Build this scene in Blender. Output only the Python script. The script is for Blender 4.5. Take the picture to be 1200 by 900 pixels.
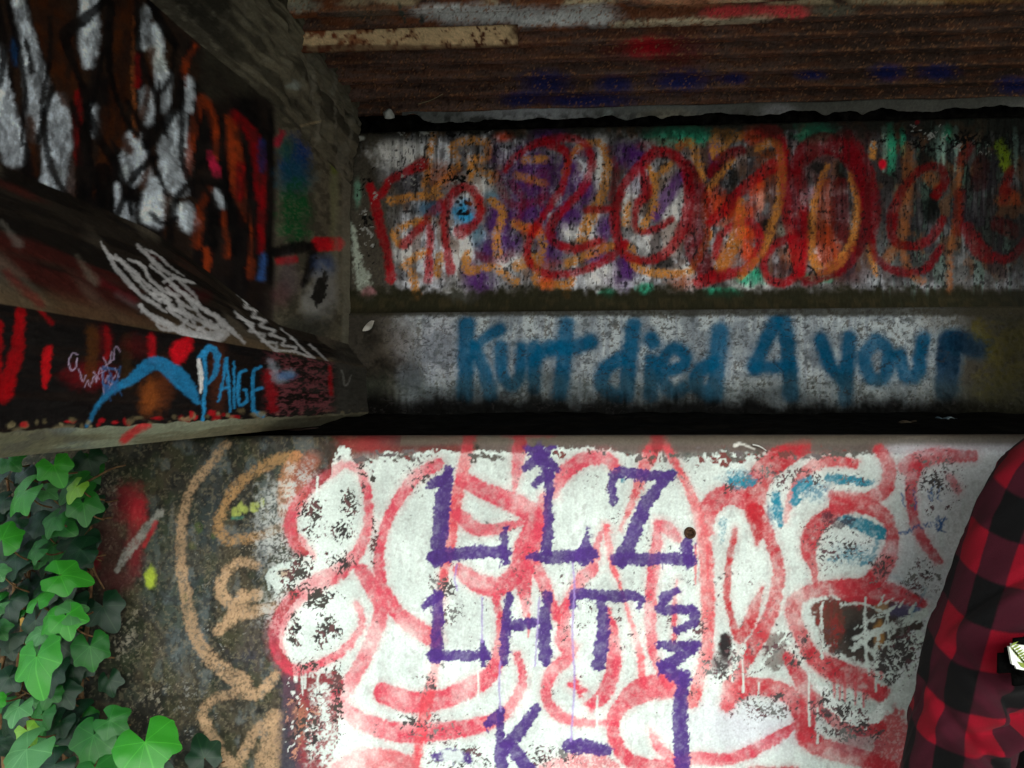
import bpy, bmesh, math, random
import numpy as np
from mathutils import Vector, Matrix, Euler

random.seed(7)
for o in list(bpy.data.objects):
    bpy.data.objects.remove(o)
scene = bpy.context.scene
COL = scene.collection
R = math.radians

# ------------------------------------------------------------------ camera
CAM_LOC = (0.0, 0.0, 1.5)
YAW, PITCH, ROLL = R(3.34), R(1.28), -0.004
FPX = 942.0                                   # focal length in pixels of a 1200 px wide photo
cam_d = bpy.data.cameras.new('camera')
cam = bpy.data.objects.new('camera', cam_d)
COL.objects.link(cam)
cam_d.sensor_fit = 'HORIZONTAL'
cam_d.sensor_width = 36.0
cam_d.lens = 36.0 * FPX / 1200.0
cam_d.clip_start = 0.02
cam_d.clip_end = 600.0
ROT = Matrix.Rotation(YAW, 3, 'Z') @ Matrix.Rotation(R(90) + PITCH, 3, 'X') @ Matrix.Rotation(ROLL, 3, 'Z')
cam.location = CAM_LOC
cam.rotation_euler = ROT.to_euler()
scene.camera = cam

# ------------------------------------------------------------------ sky, sun, exposure
SUN_EL, SUN_AZ = R(26), R(174)                # azimuth from +Y, clockwise seen from above
world = bpy.data.worlds.new('World')
scene.world = world
world.use_nodes = True
wn = world.node_tree.nodes
wl = world.node_tree.links
wn.clear()
wo = wn.new('ShaderNodeOutputWorld')
wb = wn.new('ShaderNodeBackground')
sky = wn.new('ShaderNodeTexSky')
sky.sky_type = 'NISHITA'
sky.sun_disc = False
sky.sun_elevation = SUN_EL
sky.sun_rotation = SUN_AZ
sky.air_density = 1.0
sky.dust_density = 1.0
sky.ozone_density = 1.0
hs = wn.new('ShaderNodeHueSaturation')
hs.inputs['Saturation'].default_value = 0.5   # overcast: the blue is veiled
wl.new(sky.outputs[0], hs.inputs['Color'])
wl.new(hs.outputs[0], wb.inputs[0])
wb.inputs[1].default_value = 0.13
wl.new(wb.outputs[0], wo.inputs[0])
sun_d = bpy.data.lights.new('sun', 'SUN')
sun_d.energy = 1.5
sun_d.angle = R(48)
sun_d.color = (0.965, 1.0, 0.985)
sun = bpy.data.objects.new('sun', sun_d)
COL.objects.link(sun)
sdir = Vector((math.sin(SUN_AZ) * math.cos(SUN_EL), math.cos(SUN_AZ) * math.cos(SUN_EL), math.sin(SUN_EL)))
sun.rotation_euler = sdir.to_track_quat('Z', 'Y').to_euler()
sun.location = (0, -6, 6)
scene.view_settings.view_transform = 'Standard'
scene.view_settings.look = 'None'
scene.view_settings.gamma = 1.0
scene.view_settings.use_curve_mapping = False
scene.view_settings.exposure = 1.3
scene.render.engine = 'CYCLES'
scene.cycles.max_bounces = 5

# ------------------------------------------------------------------ helpers
RT = np.array(ROT.transposed())

def project(P):
    """where points of the place fall in the 1200 x 900 photograph (used to lay the graffiti out on its walls)"""
    Q = (P - np.array(CAM_LOC)) @ RT.T
    d = np.maximum(-Q[..., 2], 1e-3)
    u = 600 + FPX * Q[..., 0] / d
    v = 450 - FPX * Q[..., 1] / d
    bad = -Q[..., 2] < 0.3
    return np.where(bad, -9999.0, u), np.where(bad, -9999.0, v)

def at(x, y, Y):
    """point of the place seen at pixel x, y of the photograph at depth Y"""
    d = ROT @ Vector(((x - 600) / FPX, (450 - y) / FPX, -1.0))
    t = (Y - CAM_LOC[1]) / d.y
    return Vector(CAM_LOC) + d * t

def lin(c):
    c = np.asarray(c, dtype=np.float64) / 255.0
    return np.where(c <= 0.04045, c / 12.92, ((c + 0.055) / 1.055) ** 2.4)

def vnoise(x, y, seed=0):
    rs = np.random.RandomState(seed)
    T = rs.rand(256, 256)
    xi = np.floor(x).astype(np.int64); yi = np.floor(y).astype(np.int64)
    fx = x - xi; fy = y - yi
    fx = fx * fx * (3 - 2 * fx); fy = fy * fy * (3 - 2 * fy)
    a = T[xi & 255, yi & 255]; b = T[(xi + 1) & 255, yi & 255]
    c = T[xi & 255, (yi + 1) & 255]; d = T[(xi + 1) & 255, (yi + 1) & 255]
    return (a * (1 - fx) + b * fx) * (1 - fy) + (c * (1 - fx) + d * fx) * fy

def fbm(x, y, seed=0, octv=4, gain=0.5):
    s = np.zeros_like(x); amp = 1.0; tot = 0.0
    for k in range(octv):
        s += amp * vnoise(x * 2 ** k + 17.3 * k, y * 2 ** k + 9.1 * k, seed + k)
        tot += amp; amp *= gain
    return s / tot

def sstep(a, b, x):
    t = np.clip((x - a) / (b - a), 0, 1)
    return t * t * (3 - 2 * t)

def spline(pts, n=7):
    P = np.array(pts, float)
    if len(P) < 3:
        return P
    Q = np.vstack([2 * P[0] - P[1], P, 2 * P[-1] - P[-2]])
    out = []
    for i in range(1, len(Q) - 2):
        p0, p1, p2, p3 = Q[i - 1], Q[i], Q[i + 1], Q[i + 2]
        for k in range(n):
            t = k / n
            out.append(0.5 * (2 * p1 + (p2 - p0) * t + (2 * p0 - 5 * p1 + 4 * p2 - p3) * t * t + (3 * p1 - p0 - 3 * p2 + p3) * t ** 3))
    out.append(P[-1])
    return np.array(out)

class Paint:
    """paint worked onto a surface grid: U, V photo coordinates, C colour, H thickness, G gloss"""
    def __init__(s, P, base, seed=1):
        s.shape = P.shape[:2]
        U, V = project(P)
        s.U = U.ravel(); s.V = V.ravel()
        n = s.U.size
        s.C = np.tile(lin(base), (n, 1))
        s.H = np.zeros(n)
        s.n0 = vnoise(s.U / 1.5, s.V / 1.5, seed + 40)         # finest grain
        s.n1 = fbm(s.U / 2.6, s.V / 2.6, seed, 2)              # grit
        s.n2 = fbm(s.U / 7.0, s.V / 7.0, seed + 10, 3)
        s.n3 = fbm(s.U / 34.0, s.V / 34.0, seed + 20, 4)
        s.nv = fbm(s.U / 4.0, s.V / 46.0, seed + 30, 3)        # vertical streaks
        s.seed = seed

    def mix(s, idx, col, a, h=0.0):
        a = np.clip(a, 0, 1)
        c = lin(col)
        if c.ndim == 1:
            c = c[None, :]
        s.C[idx] = s.C[idx] * (1 - a[:, None]) + c * a[:, None]
        if h:
            s.H[idx] = np.maximum(s.H[idx], h * a)

    def near(s, pts, pad):
        lo = pts[:, :2].min(0) - pad; hi = pts[:, :2].max(0) + pad
        return np.nonzero((s.U > lo[0]) & (s.U < hi[0]) & (s.V > lo[1]) & (s.V < hi[1]))[0]

    def line(s, pts, w, col, op=1.0, soft=1.5, jag=1.5, mott=0.15, h=0.0, straight=False, dry=0.0, drift=0.0):
        w = list(w) if isinstance(w, (tuple, list)) else [w]
        ws = np.interp(np.linspace(0, 1, len(pts)), np.linspace(0, 1, len(w)), w)
        P = np.array([(p[0], p[1], q) for p, q in zip(pts, ws)], float)
        if not straight:
            P = spline(P)
        mw = P[:, 2].max()
        idx = s.near(P, mw / 2 + soft * 2 + jag * 2 + 2)
        if idx.size == 0:
            return
        u = s.U[idx] + (s.n2[idx] - .5) * jag * 1.6
        v = s.V[idx] + (s.n3[idx] - .5) * jag * 2
        best = np.full(idx.size, 1e9)
        if len(P) == 1:
            best = np.hypot(u - P[0, 0], v - P[0, 1]) - P[0, 2] / 2
        for a, b in zip(P[:-1], P[1:]):
            dx, dy = b[0] - a[0], b[1] - a[1]
            L = dx * dx + dy * dy + 1e-9
            t = np.clip(((u - a[0]) * dx + (v - a[1]) * dy) / L, 0, 1)
            d = np.hypot(u - a[0] - t * dx, v - a[1] - t * dy) - (a[2] + (b[2] - a[2]) * t) / 2
            np.minimum(best, d, out=best)
        e = best + (s.n1[idx] - .5) * 2 * jag
        al = 1 - sstep(-soft, soft, e)
        al *= op * (1 - mott * 2 * np.clip(s.n2[idx] - .35, 0, 1)) * np.clip(1 - drift * 2.2 * (s.n3[idx] - .42), .35, 1)
        if dry:
            al *= 1 - dry * sstep(.46, .66, s.n0[idx] * .4 + s.n1[idx] * .35 + s.n2[idx] * .25)
        cc = np.array(col, float)[None, :] * (1 + (s.n3[idx] - .5)[:, None] * .25)
        s.mix(idx, np.clip(cc, 0, 255), al, h)

    def lines(s, strokes, **kw):
        for st in strokes:
            k = dict(kw)
            if len(st) > 2:
                k.update(st[2])
            s.line(st[0], st[1], k.pop('col'), **k)

    def sdpoly(s, idx, pts):
        P = np.array(pts, float)
        u, v = s.U[idx], s.V[idx]
        best = np.full(idx.size, 1e9); ins = np.zeros(idx.size, bool)
        for a, b in zip(P, np.roll(P, -1, 0)):
            dx, dy = b - a
            t = np.clip(((u - a[0]) * dx + (v - a[1]) * dy) / (dx * dx + dy * dy + 1e-9), 0, 1)
            best = np.minimum(best, np.hypot(u - a[0] - t * dx, v - a[1] - t * dy))
            c = ((a[1] > v) != (b[1] > v)) & (u < dx * (v - a[1]) / (dy if abs(dy) > 1e-9 else 1e-9) + a[0])
            ins ^= c
        return np.where(ins, -best, best)

    def area(s, pts, col, op=1.0, soft=2.0, jag=4.0, h=0.0, mott=0.0, big=0.0, dry=0.0):
        P = np.array(pts, float)
        idx = s.near(P, soft * 2 + jag * 2 + big + 4)
        if idx.size == 0:
            return
        d = s.sdpoly(idx, pts) + (s.n1[idx] - .5) * jag + (s.n2[idx] - .5) * jag * 2 + (s.n3[idx] - .5) * big
        al = (1 - sstep(-soft, soft, d)) * op * (1 - mott * 2 * np.clip(s.n3[idx] - .35, 0, 1))
        if dry:
            al *= 1 - dry * sstep(.46, .66, s.n0[idx] * .4 + s.n1[idx] * .35 + s.n2[idx] * .25)
        cc = np.array(col, float)[None, :] * (1 + (s.n3[idx] - .5)[:, None] * .2)
        s.mix(idx, np.clip(cc, 0, 255), al, h)

    def blob(s, x, y, rx, ry, col, op=1.0, soft=.5, jag=.35, dry=0.0):
        idx = np.nonzero((abs(s.U - x) < rx * 1.9 + 3) & (abs(s.V - y) < ry * 1.9 + 3))[0]
        if idx.size == 0:
            return
        d = np.hypot((s.U[idx] - x) / rx, (s.V[idx] - y) / ry) + (s.n2[idx] - .5) * jag * 2 + (s.n1[idx] - .5) * jag
        al = (1 - sstep(1 - soft, 1 + soft, d)) * op
        if dry:
            al *= 1 - dry * sstep(.44, .62, s.n0[idx] * .4 + s.n1[idx] * .35 + s.n2[idx] * .25)
        s.mix(idx, col, al)

    def chips(s, blobs, cols, sx=3.2, sy=3.2, seed=91, diag=0.0, sub=0.0):
        """flaked spots where the coat is gone: dense in the given blobs (x, y, rx, ry, density)"""
        den = np.zeros(s.U.size)
        for (x, y, rx, ry, k) in blobs:
            q = ((s.U - x) / rx) ** 2 + ((s.V - y) / ry) ** 2
            den = np.maximum(den, k * np.exp(-q))
        uu = s.U * .86 + s.V * .5 + (s.n2 - .5) * 9 + (s.n1 - .5) * 3
        vv = s.V * .86 - s.U * .5 + (s.n3 - .5) * 14 + (s.nv - .5) * 8
        n = .55 * vnoise(uu / sx, vv / sy, seed) + .2 * vnoise(uu / (sx * .5), vv / (sy * .5), seed + 3) + .25 * vnoise(s.U / 11, s.V / 11, seed + 5)
        a = sstep(1 - den - .05, 1 - den + .05, n + .03)
        idx = np.nonzero(a > 0)[0]
        pick = fbm(s.U[idx] / 16, s.V[idx] / 16, seed + 9, 2)
        k = np.clip(((pick - .25) / .5 * len(cols)).astype(int), 0, len(cols) - 1)
        s.mix(idx, np.array(cols, float)[k], a[idx])
        s.H[idx] = np.where(a[idx] > .5, s.H[idx] * .2, s.H[idx])

    def tone(s, amp=.18, con=1.0, gain=1.0):
        s.C = np.clip(s.C, 1e-4, 1) ** con * gain
        s.C *= (1 + (s.n1 - .5) * amp + (s.n3 - .5) * amp + (s.n0 - .5) * amp * 1.2)[:, None]
        np.clip(s.C, 0.0015, .90, out=s.C)

def paint_material(name, rough=.8, bump=.3, bscale=260, spec=.3, bdist=.002):
    m = bpy.data.materials.new(name)
    m.use_nodes = True
    nt = m.node_tree
    b = nt.nodes['Principled BSDF']
    at_ = nt.nodes.new('ShaderNodeAttribute'); at_.attribute_name = 'paint'
    geo = nt.nodes.new('ShaderNodeTexCoord')
    n = nt.nodes.new('ShaderNodeTexNoise'); n.inputs['Scale'].default_value = bscale; n.inputs['Detail'].default_value = 5
    n2 = nt.nodes.new('ShaderNodeTexNoise'); n2.inputs['Scale'].default_value = bscale * .16; n2.inputs['Detail'].default_value = 6
    nt.links.new(geo.outputs['Object'], n.inputs['Vector']); nt.links.new(geo.outputs['Object'], n2.inputs['Vector'])
    mr = nt.nodes.new('ShaderNodeMapRange')
    mr.inputs['To Min'].default_value = .72; mr.inputs['To Max'].default_value = 1.28
    nt.links.new(n.outputs['Fac'], mr.inputs['Value'])
    mx = nt.nodes.new('ShaderNodeMix'); mx.data_type = 'RGBA'; mx.blend_type = 'MULTIPLY'; mx.inputs['Factor'].default_value = 1
    nt.links.new(at_.outputs['Color'], mx.inputs['A']); nt.links.new(mr.outputs['Result'], mx.inputs['B'])
    nt.links.new(mx.outputs['Result'], b.inputs['Base Color'])
    rr = nt.nodes.new('ShaderNodeMapRange')
    rr.inputs['To Min'].default_value = rough - .15; rr.inputs['To Max'].default_value = min(1, rough + .15)
    nt.links.new(n2.outputs['Fac'], rr.inputs['Value']); nt.links.new(rr.outputs['Result'], b.inputs['Roughness'])
    ad = nt.nodes.new('ShaderNodeMath'); ad.operation = 'ADD'
    nt.links.new(n.outputs['Fac'], ad.inputs[0]); nt.links.new(n2.outputs['Fac'], ad.inputs[1])
    bp = nt.nodes.new('ShaderNodeBump'); bp.inputs['Strength'].default_value = bump; bp.inputs['Distance'].default_value = bdist
    nt.links.new(ad.outputs[0], bp.inputs['Height']); nt.links.new(bp.outputs[0], b.inputs['Normal'])
    b.inputs['Specular IOR Level'].default_value = spec
    return m

def noise_material(name, cols, scale=20, rough=.85, bump=.4, bdist=.004, metallic=0.0, detail=8, spec=.15):
    m = bpy.data.materials.new(name)
    m.use_nodes = True
    nt = m.node_tree
    b = nt.nodes['Principled BSDF']
    tc = nt.nodes.new('ShaderNodeTexCoord')
    n = nt.nodes.new('ShaderNodeTexNoise'); n.inputs['Scale'].default_value = scale; n.inputs['Detail'].default_value = detail
    nt.links.new(tc.outputs['Object'], n.inputs['Vector'])
    cr = nt.nodes.new('ShaderNodeValToRGB')
    els = cr.color_ramp.elements
    while len(els) < len(cols):
        els.new(.5)
    for i, c in enumerate(cols):
        els[i].position = .3 + .4 * i / max(1, len(cols) - 1)
        els[i].color = (*lin(c), 1)
    nt.links.new(n.outputs['Fac'], cr.inputs[0]); nt.links.new(cr.outputs[0], b.inputs['Base Color'])
    bp = nt.nodes.new('ShaderNodeBump'); bp.inputs['Strength'].default_value = bump; bp.inputs['Distance'].default_value = bdist
    nt.links.new(n.outputs['Fac'], bp.inputs['Height']); nt.links.new(bp.outputs[0], b.inputs['Normal'])
    b.inputs['Roughness'].default_value = rough
    b.inputs['Metallic'].default_value = metallic
    b.inputs['Specular IOR Level'].default_value = spec
    return m

def grid_mesh(name, P, C=None, close_v=False, flip=False):
    ni, nj = P.shape[:2]
    me = bpy.data.meshes.new(name)
    n = ni * nj
    me.vertices.add(n)
    me.vertices.foreach_set('co', np.ascontiguousarray(P, dtype=np.float32).ravel())
    I, J = np.meshgrid(np.arange(ni - 1), np.arange(nj if close_v else nj - 1), indexing='ij')
    I = I.ravel(); J = J.ravel(); J2 = (J + 1) % nj
    q = np.stack([I * nj + J, (I + 1) * nj + J, (I + 1) * nj + J2, I * nj + J2], 1)
    if flip:
        q = q[:, ::-1]
    f = q.shape[0]
    me.loops.add(f * 4)
    me.loops.foreach_set('vertex_index', np.ascontiguousarray(q, dtype=np.int32).ravel())
    me.polygons.add(f)
    me.polygons.foreach_set('loop_start', np.arange(0, f * 4, 4, dtype=np.int32))
    me.polygons.foreach_set('use_smooth', np.ones(f, dtype=bool))
    if C is not None:
        a = me.color_attributes.new('paint', 'FLOAT_COLOR', 'POINT')
        c4 = np.ones((n, 4), np.float32); c4[:, :3] = C
        a.data.foreach_set('color', c4.ravel())
    me.update(calc_edges=True)
    return me

def obj(name, me, mat=None, parent=None):
    o = bpy.data.objects.new(name, me)
    if mat is not None and me is not None and not me.materials:
        me.materials.append(mat)
    COL.objects.link(o)
    if parent is not None:
        o.parent = parent
    return o

def thing(name, label, cat, loc=(0, 0, 0), group=None):
    o = bpy.data.objects.new(name, None)
    o.empty_display_size = .1
    COL.objects.link(o)
    o.location = loc
    o['label'] = label; o['category'] = cat
    if group:
        o['group'] = group
    return o

def tag(o, label, cat, group=None):
    o['label'] = label; o['category'] = cat
    if group:
        o['group'] = group
    return o

def bm_mesh(name, bm, smooth=False):
    me = bpy.data.meshes.new(name)
    bmesh.ops.recalc_face_normals(bm, faces=bm.faces)
    bm.to_mesh(me); bm.free()
    if smooth:
        me.polygons.foreach_set('use_smooth', np.ones(len(me.polygons), dtype=bool))
    return me

def box_bm(bm, lo, hi, bevel=0.0):
    r = bmesh.ops.create_cube(bm, size=1)
    c = [(a + b) / 2 for a, b in zip(lo, hi)]; d = [b - a for a, b in zip(lo, hi)]
    for v in r['verts']:
        v.co = Vector([c[i] + v.co[i] * d[i] for i in range(3)])
    if bevel:
        es = list({e for v in r['verts'] for e in v.link_edges})
        bmesh.ops.bevel(bm, geom=es, offset=bevel, segments=2, affect='EDGES')

def tube_mesh(name, path, rad, seg=7, smooth=True):
    P = spline(np.array(path, float), 4)
    r = np.interp(np.linspace(0, 1, len(P)), np.linspace(0, 1, len(rad)), rad)
    T = np.gradient(P, axis=0); T /= np.linalg.norm(T, axis=1)[:, None] + 1e-9
    ref = np.array([.31, .9, .27]); ref /= np.linalg.norm(ref)
    A = np.cross(T, ref); A /= np.linalg.norm(A, axis=1)[:, None] + 1e-9
    B = np.cross(T, A)
    th = np.linspace(0, 2 * np.pi, seg, endpoint=False)
    G = P[:, None] + r[:, None, None] * (np.cos(th)[None, :, None] * A[:, None] + np.sin(th)[None, :, None] * B[:, None])
    return grid_mesh(name, G, None, close_v=True)

def axis(lo, a, b, hi, fine, coarse):
    x = list(np.arange(lo, a, coarse)) + list(np.arange(a, b, fine)) + list(np.arange(b, hi + coarse * .5, coarse))
    return np.array(x)

# distances of the place (metres)
Y_FRONT = 1.25            # face of the breast wall
Y_BACK = 1.90             # face of the back wall
Z_LEDGE = 1.447
Z_DECK = 2.19
DECK_NEAR = -0.65         # where the deck ends behind the photographer

M_WALL = paint_material('painted_concrete_smooth', .66, .3, 330, .22, .002)
M_ROUGH = paint_material('painted_concrete_rough', .9, .6, 300, .07, .003)
M_BEAM = paint_material('painted_girder_concrete', .8, .3, 300, .08, .0015)
M_RUST = paint_material('rusty_painted_steel', .85, .6, 420, .1, .002)
M_SOIL = noise_material('dark_soil', [(5, 5, 4), (10, 10, 8), (22, 21, 18)], 30, 1.0, .7, .01, spec=.02)
M_GROUND = noise_material('trodden_earth', [(150, 152, 140), (172, 174, 162), (186, 188, 176)], 6, .95, .6, .02)
M_CONC = noise_material('grey_concrete', [(84, 80, 72), (104, 99, 90), (122, 117, 106)], 14, .9, .4, .004)

# ------------------------------------------------------------------ ground
gx = np.concatenate([np.linspace(-300, -6, 14), np.linspace(-5, 5, 60), np.linspace(6, 300, 14)])
gy = np.concatenate([np.linspace(-300, -8, 14), np.linspace(-7, 1.4, 60), np.linspace(2.5, 300, 14)])
GX, GY = np.meshgrid(gx, gy, indexing='ij')
GZ = (fbm(GX * 1.1, GY * 1.1, 3, 3) - .5) * .06
ground = obj('ground', grid_mesh('ground', np.stack([GX, GY, GZ], -1)), M_GROUND)
ground['kind'] = 'structure'

# ================================================================== ABUTMENT
abut = thing('bridge_abutment', 'concrete bridge abutment covered in layered graffiti, with a dark dirt ledge', 'abutment', (0, 0, 0))

# ---- breast wall (the bright painted wall below the ledge)
xs = np.concatenate([np.arange(-2.4, -1.3, .03), np.arange(-1.3, -.90, .008), np.arange(-.90, .76, .00155), np.arange(.76, 1.5, .007), np.arange(1.5, 2.8, .03)])
zs = np.concatenate([np.arange(-.05, .55, .03), np.arange(.55, .90, .0065), np.arange(.90, Z_LEDGE - .016, .00155)])
prof = [(Y_FRONT, z) for z in zs]
for k in range(0, 10):
    a = k / 9 * math.pi / 2
    prof.append((Y_FRONT + .016 - .016 * math.cos(a), Z_LEDGE - .016 + .016 * math.sin(a)))
prof += [(Y_FRONT + .03, Z_LEDGE), (Y_FRONT + .06, Z_LEDGE - .001)]
prof = np.array(prof)
P = np.zeros((len(xs), len(prof), 3))
P[..., 0] = xs[:, None]; P[..., 1] = prof[None, :, 0]; P[..., 2] = prof[None, :, 1]
S = Paint(P, (58, 56, 46), 11)
U, V = S.U, S.V
allv = np.arange(U.size)
# old mossy concrete
S.mix(allv, (52, 50, 42), sstep(.4, .62, S.n3) * .8)
S.mix(allv, (84, 90, 84), sstep(.52, .75, fbm(U / 26, V / 40, 71, 4)) * .55)
S.mix(allv, (58, 66, 46), sstep(.5, .7, fbm(U / 40, V / 30, 75, 3)) * .6)
S.mix(allv, (34, 32, 28), sstep(.54, .66, fbm(U / 10, V / 12, 79, 3)) * .6)
S.blob(205, 690, 18, 70, (92, 104, 104), .6, .8)
S.blob(330, 600, 14, 60, (120, 128, 128), .5, .8)
S.blob(235, 660, 22, 50, (70, 88, 90), .6, .8)
S.blob(215, 750, 22, 45, (112, 122, 122), .55, .8)
S.blob(250, 600, 12, 40, (62, 74, 78), .6, .7)
S.blob(240, 850, 30, 60, (60, 66, 58), .6, .7)
S.blob(345, 845, 22, 70, (62, 58, 70), .8, .6)
S.blob(202, 610, 3, 22, (150, 152, 146), .6, .5)
S.blob(312, 610, 9, 40, (150, 156, 158), .55, .6)
S.blob(307, 655, 6, 24, (140, 148, 150), .6, .6)
S.blob(320, 735, 26, 20, (60, 60, 74), .7, .6)
S.blob(300, 770, 26, 20, (66, 66, 80), .7, .6)
for (x, y, r) in ((225, 640, 4), (232, 618, 5), (250, 628, 3), (216, 700, 5)):
    S.blob(x, y, r, r * 1.3, (92, 112, 40), .6)
S.chips([(130, 590, 40, 60, .40), (150, 740, 40, 70, .40), (120, 640, 20, 40, .35), (180, 800, 40, 60, .33)], [(150, 140, 118), (120, 112, 94), (168, 160, 140)], 2.6, 2.6, 301)
S.chips([(250, 700, 60, 120, .30), (300, 650, 40, 90, .30), (220, 820, 60, 60, .30)], [(170, 172, 168), (20, 19, 18), (150, 140, 120)], 2.0, 2.0, 331)
S.C *= .62
S.mix(allv, (92, 80, 58), sstep(.50, .64, fbm(U / 30, V / 44, 141, 4)) * .35)
S.mix(allv, (48, 58, 34), sstep(.52, .66, fbm(U / 22, V / 30, 145, 4)) * .4)
S.mix(allv, (104, 114, 116), sstep(.56, .70, fbm(U / 14, V / 26, 149, 4)) * .38 * sstep(150, 200, U))
S.mix(allv, (16, 15, 13), sstep(.55, .64, fbm(U / 5, V / 6, 153, 3)) * .5)
S.mix(allv, (128, 118, 94), sstep(.60, .68, fbm(U / 3, V / 3, 157, 3)) * .32)
# red and grey old marks beside the ivy
S.blob(152, 590, 16, 22, (146, 30, 40), .75, .7)
S.blob(162, 600, 10, 16, (176, 32, 44), .7, .6)
S.blob(158, 645, 10, 26, (136, 34, 42), .7, .7)
S.blob(140, 680, 20, 14, (72, 26, 28), .7, .7)
S.blob(128, 640, 22, 50, (74, 34, 32), .6, .8)
S.blob(109, 655, 9, 14, (130, 28, 36), .7, .6)
S.line([(188, 600), (170, 622), (150, 648), (138, 668)], [8, 10, 10, 6], (150, 150, 142), .85, 2, 2, .3, dry=.5)
S.line([(183, 612), (170, 640)], 6, (168, 30, 40), .8, 2, 2)
S.blob(177, 676, 7, 13, (170, 190, 60), .9, .4)
# tan tag
TAN = (178, 146, 112)
OCH = (164, 126, 82)
tan = [
    ([(266, 520), (247, 543), (229, 565), (218, 590), (212, 623), (213, 667), (220, 707), (230, 747), (253, 778), (285, 799)], [9, 10, 10, 12, 14, 15, 20], {}),
    ([(345, 536), (325, 539), (305, 549), (280, 567), (264, 591), (256, 616), (266, 633), (295, 630), (330, 617)], [14, 12, 11, 12, 11], {'col': OCH}),
    ([(347, 537), (336, 560), (334, 590), (342, 618)], [16, 18, 16], {'col': (190, 128, 84), 'op': .8}),
    ([(302, 662), (280, 660), (262, 677), (259, 697), (276, 708), (300, 697)], [10, 11, 13, 14], {}),
    ([(256, 740), (278, 722), (300, 716), (322, 711)], [12, 16, 12], {}),
    ([(285, 700), (272, 722), (258, 738)], [16, 14, 10], {}),
    ([(323, 792), (303, 813), (277, 811), (249, 820), (237, 838), (246, 860), (258, 882), (272, 905), (276, 960)], [12, 13, 10, 13, 15, 14], {}),
    ([(328, 838), (303, 853), (284, 886), (276, 912)], [12, 12, 10], {'op': .8}),
    ([(322, 840), (318, 872), (312, 910), (312, 960)], [20, 30, 34], {'op': .8}),
]
S.lines(tan, col=TAN, op=.92, soft=2.4, jag=2.4, mott=.3, dry=.7)
S.line([(366, 540), (352, 560), (348, 600), (356, 636)], [20, 26, 24], (186, 106, 84), .55, 6, 3)
# little lime word
for (x, y, rx, ry) in ((275, 600, 3, 6), (282, 595, 3, 6), (287, 598, 4, 5), (297, 594, 3.4, 6), (302, 592, 3, 4), (308, 588, 2.4, 5), (280, 603, 4, 2.4), (299, 598, 4, 2)):
    S.blob(x, y, rx, ry, (160, 172, 84), .75, .4, .6)
S.line([(272, 608), (284, 606)], 4, (60, 124, 106), .6, 2, 2)
# red wash along the top edge, and maroon remains under the white
S.area([(395, 505), (560, 508), (545, 545), (470, 560), (400, 560), (385, 535)], (120, 38, 40), .85, 6, 8, mott=.6, big=14, dry=.25)
S.area([(560, 512), (1200, 505), (1200, 530), (560, 534)], (96, 84, 78), .9, 3, 4)
S.area([(330, 785), (400, 785), (400, 905), (395, 960), (350, 960), (345, 900)], (136, 52, 60), .9, 5, 8, mott=.2)
S.area([(330, 785), (350, 800), (352, 960), (326, 960)], (60, 58, 70), .8, 5, 6)
S.blob(368, 800, 16, 16, (110, 44, 44), .6)
S.blob(352, 845, 8, 22, (172, 126, 92), .5, .7)
S.blob(430, 522, 30, 8, (150, 48, 48), .6, .7); S.blob(490, 518, 40, 7, (70, 62, 56), .7, .7); S.blob(385, 530, 14, 12, (60, 48, 42), .7, .7); S.blob(455, 538, 14, 6, (150, 120, 80), .4, .7)
S.chips([(368, 845, 20, 55, .52), (345, 850, 14, 60, .50)], [(52, 46, 50), (196, 200, 196), (52, 40, 44), (170, 120, 100)], 2.4, 3.2, 341)
# ---- the white coat
WHITE = (204, 216, 210)
wpoly = [(394, 524), (412, 526), (418, 545), (436, 538), (452, 530), (480, 533), (500, 528), (530, 530), (560, 528), (600, 530), (640, 525), (690, 524),
         (720, 529), (745, 534), (770, 528), (800, 540), (830, 532), (850, 528), (880, 534), (905, 530), (940, 536), (1010, 532), (1060, 530), (1110, 526), (1150, 528),
         (1500, 528), (1500, 1010), (1300, 1040), (1150, 990), (1000, 1050), (860, 1000), (760, 1060), (640, 1010), (520, 1050), (430, 990), (384, 960), (384, 905), (396, 860), (390, 830), (402, 802), (396, 786), (372, 788), (348, 784), (330, 764), (326, 742), (336, 716), (352, 694),
         (318, 688), (314, 672), (330, 660), (366, 654), (348, 632), (345, 604), (358, 582), (384, 560)]
S.area(wpoly, WHITE, 1, 1.2, 5, h=1.0, big=5)
drips = [(402, 40, 4), (346, 40, 3)]
for k in range(9):
    x = random.uniform(342, 396)
    if x < 395:
        S.line([(x, 782), (x + random.uniform(-3, 3), 790 + random.uniform(0, 26))], [4, 2], WHITE, .95, 1, 1)
S.mix(allv, (206, 206, 212), sstep(1000, 1090, U + (S.n3 - .5) * 90) * sstep(508, 530, V) * .75)
onw = sstep(395, 430, U) * sstep(526, 540, V)
S.mix(allv, (188, 200, 196), sstep(.48, .66, S.nv) * .40 * onw)
S.mix(allv, (176, 182, 178), sstep(.52, .72, fbm(U / 18, V / 26, 111, 4)) * .35 * onw)
S.mix(allv, (150, 152, 150), sstep(.60, .74, fbm(U / 5, V / 7, 117, 3)) * .35 * onw)
S.mix(allv, (170, 176, 170), sstep(600, 530, V + (S.n3 - .5) * 60) * .35 * onw)
S.blob(880, 850, 60, 30, (206, 206, 222), .5, .9)
S.blob(1065, 690, 40, 50, (186, 192, 198), .6, .8)
S.blob(1010, 640, 34, 22, (214, 222, 222), .5, .8)
S.line([(1040, 672), (1080, 690)], 5, (150, 168, 178), .6, 3, 3)
S.line([(1045, 690), (1090, 700)], 4, (130, 150, 160), .6, 3, 3)
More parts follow.
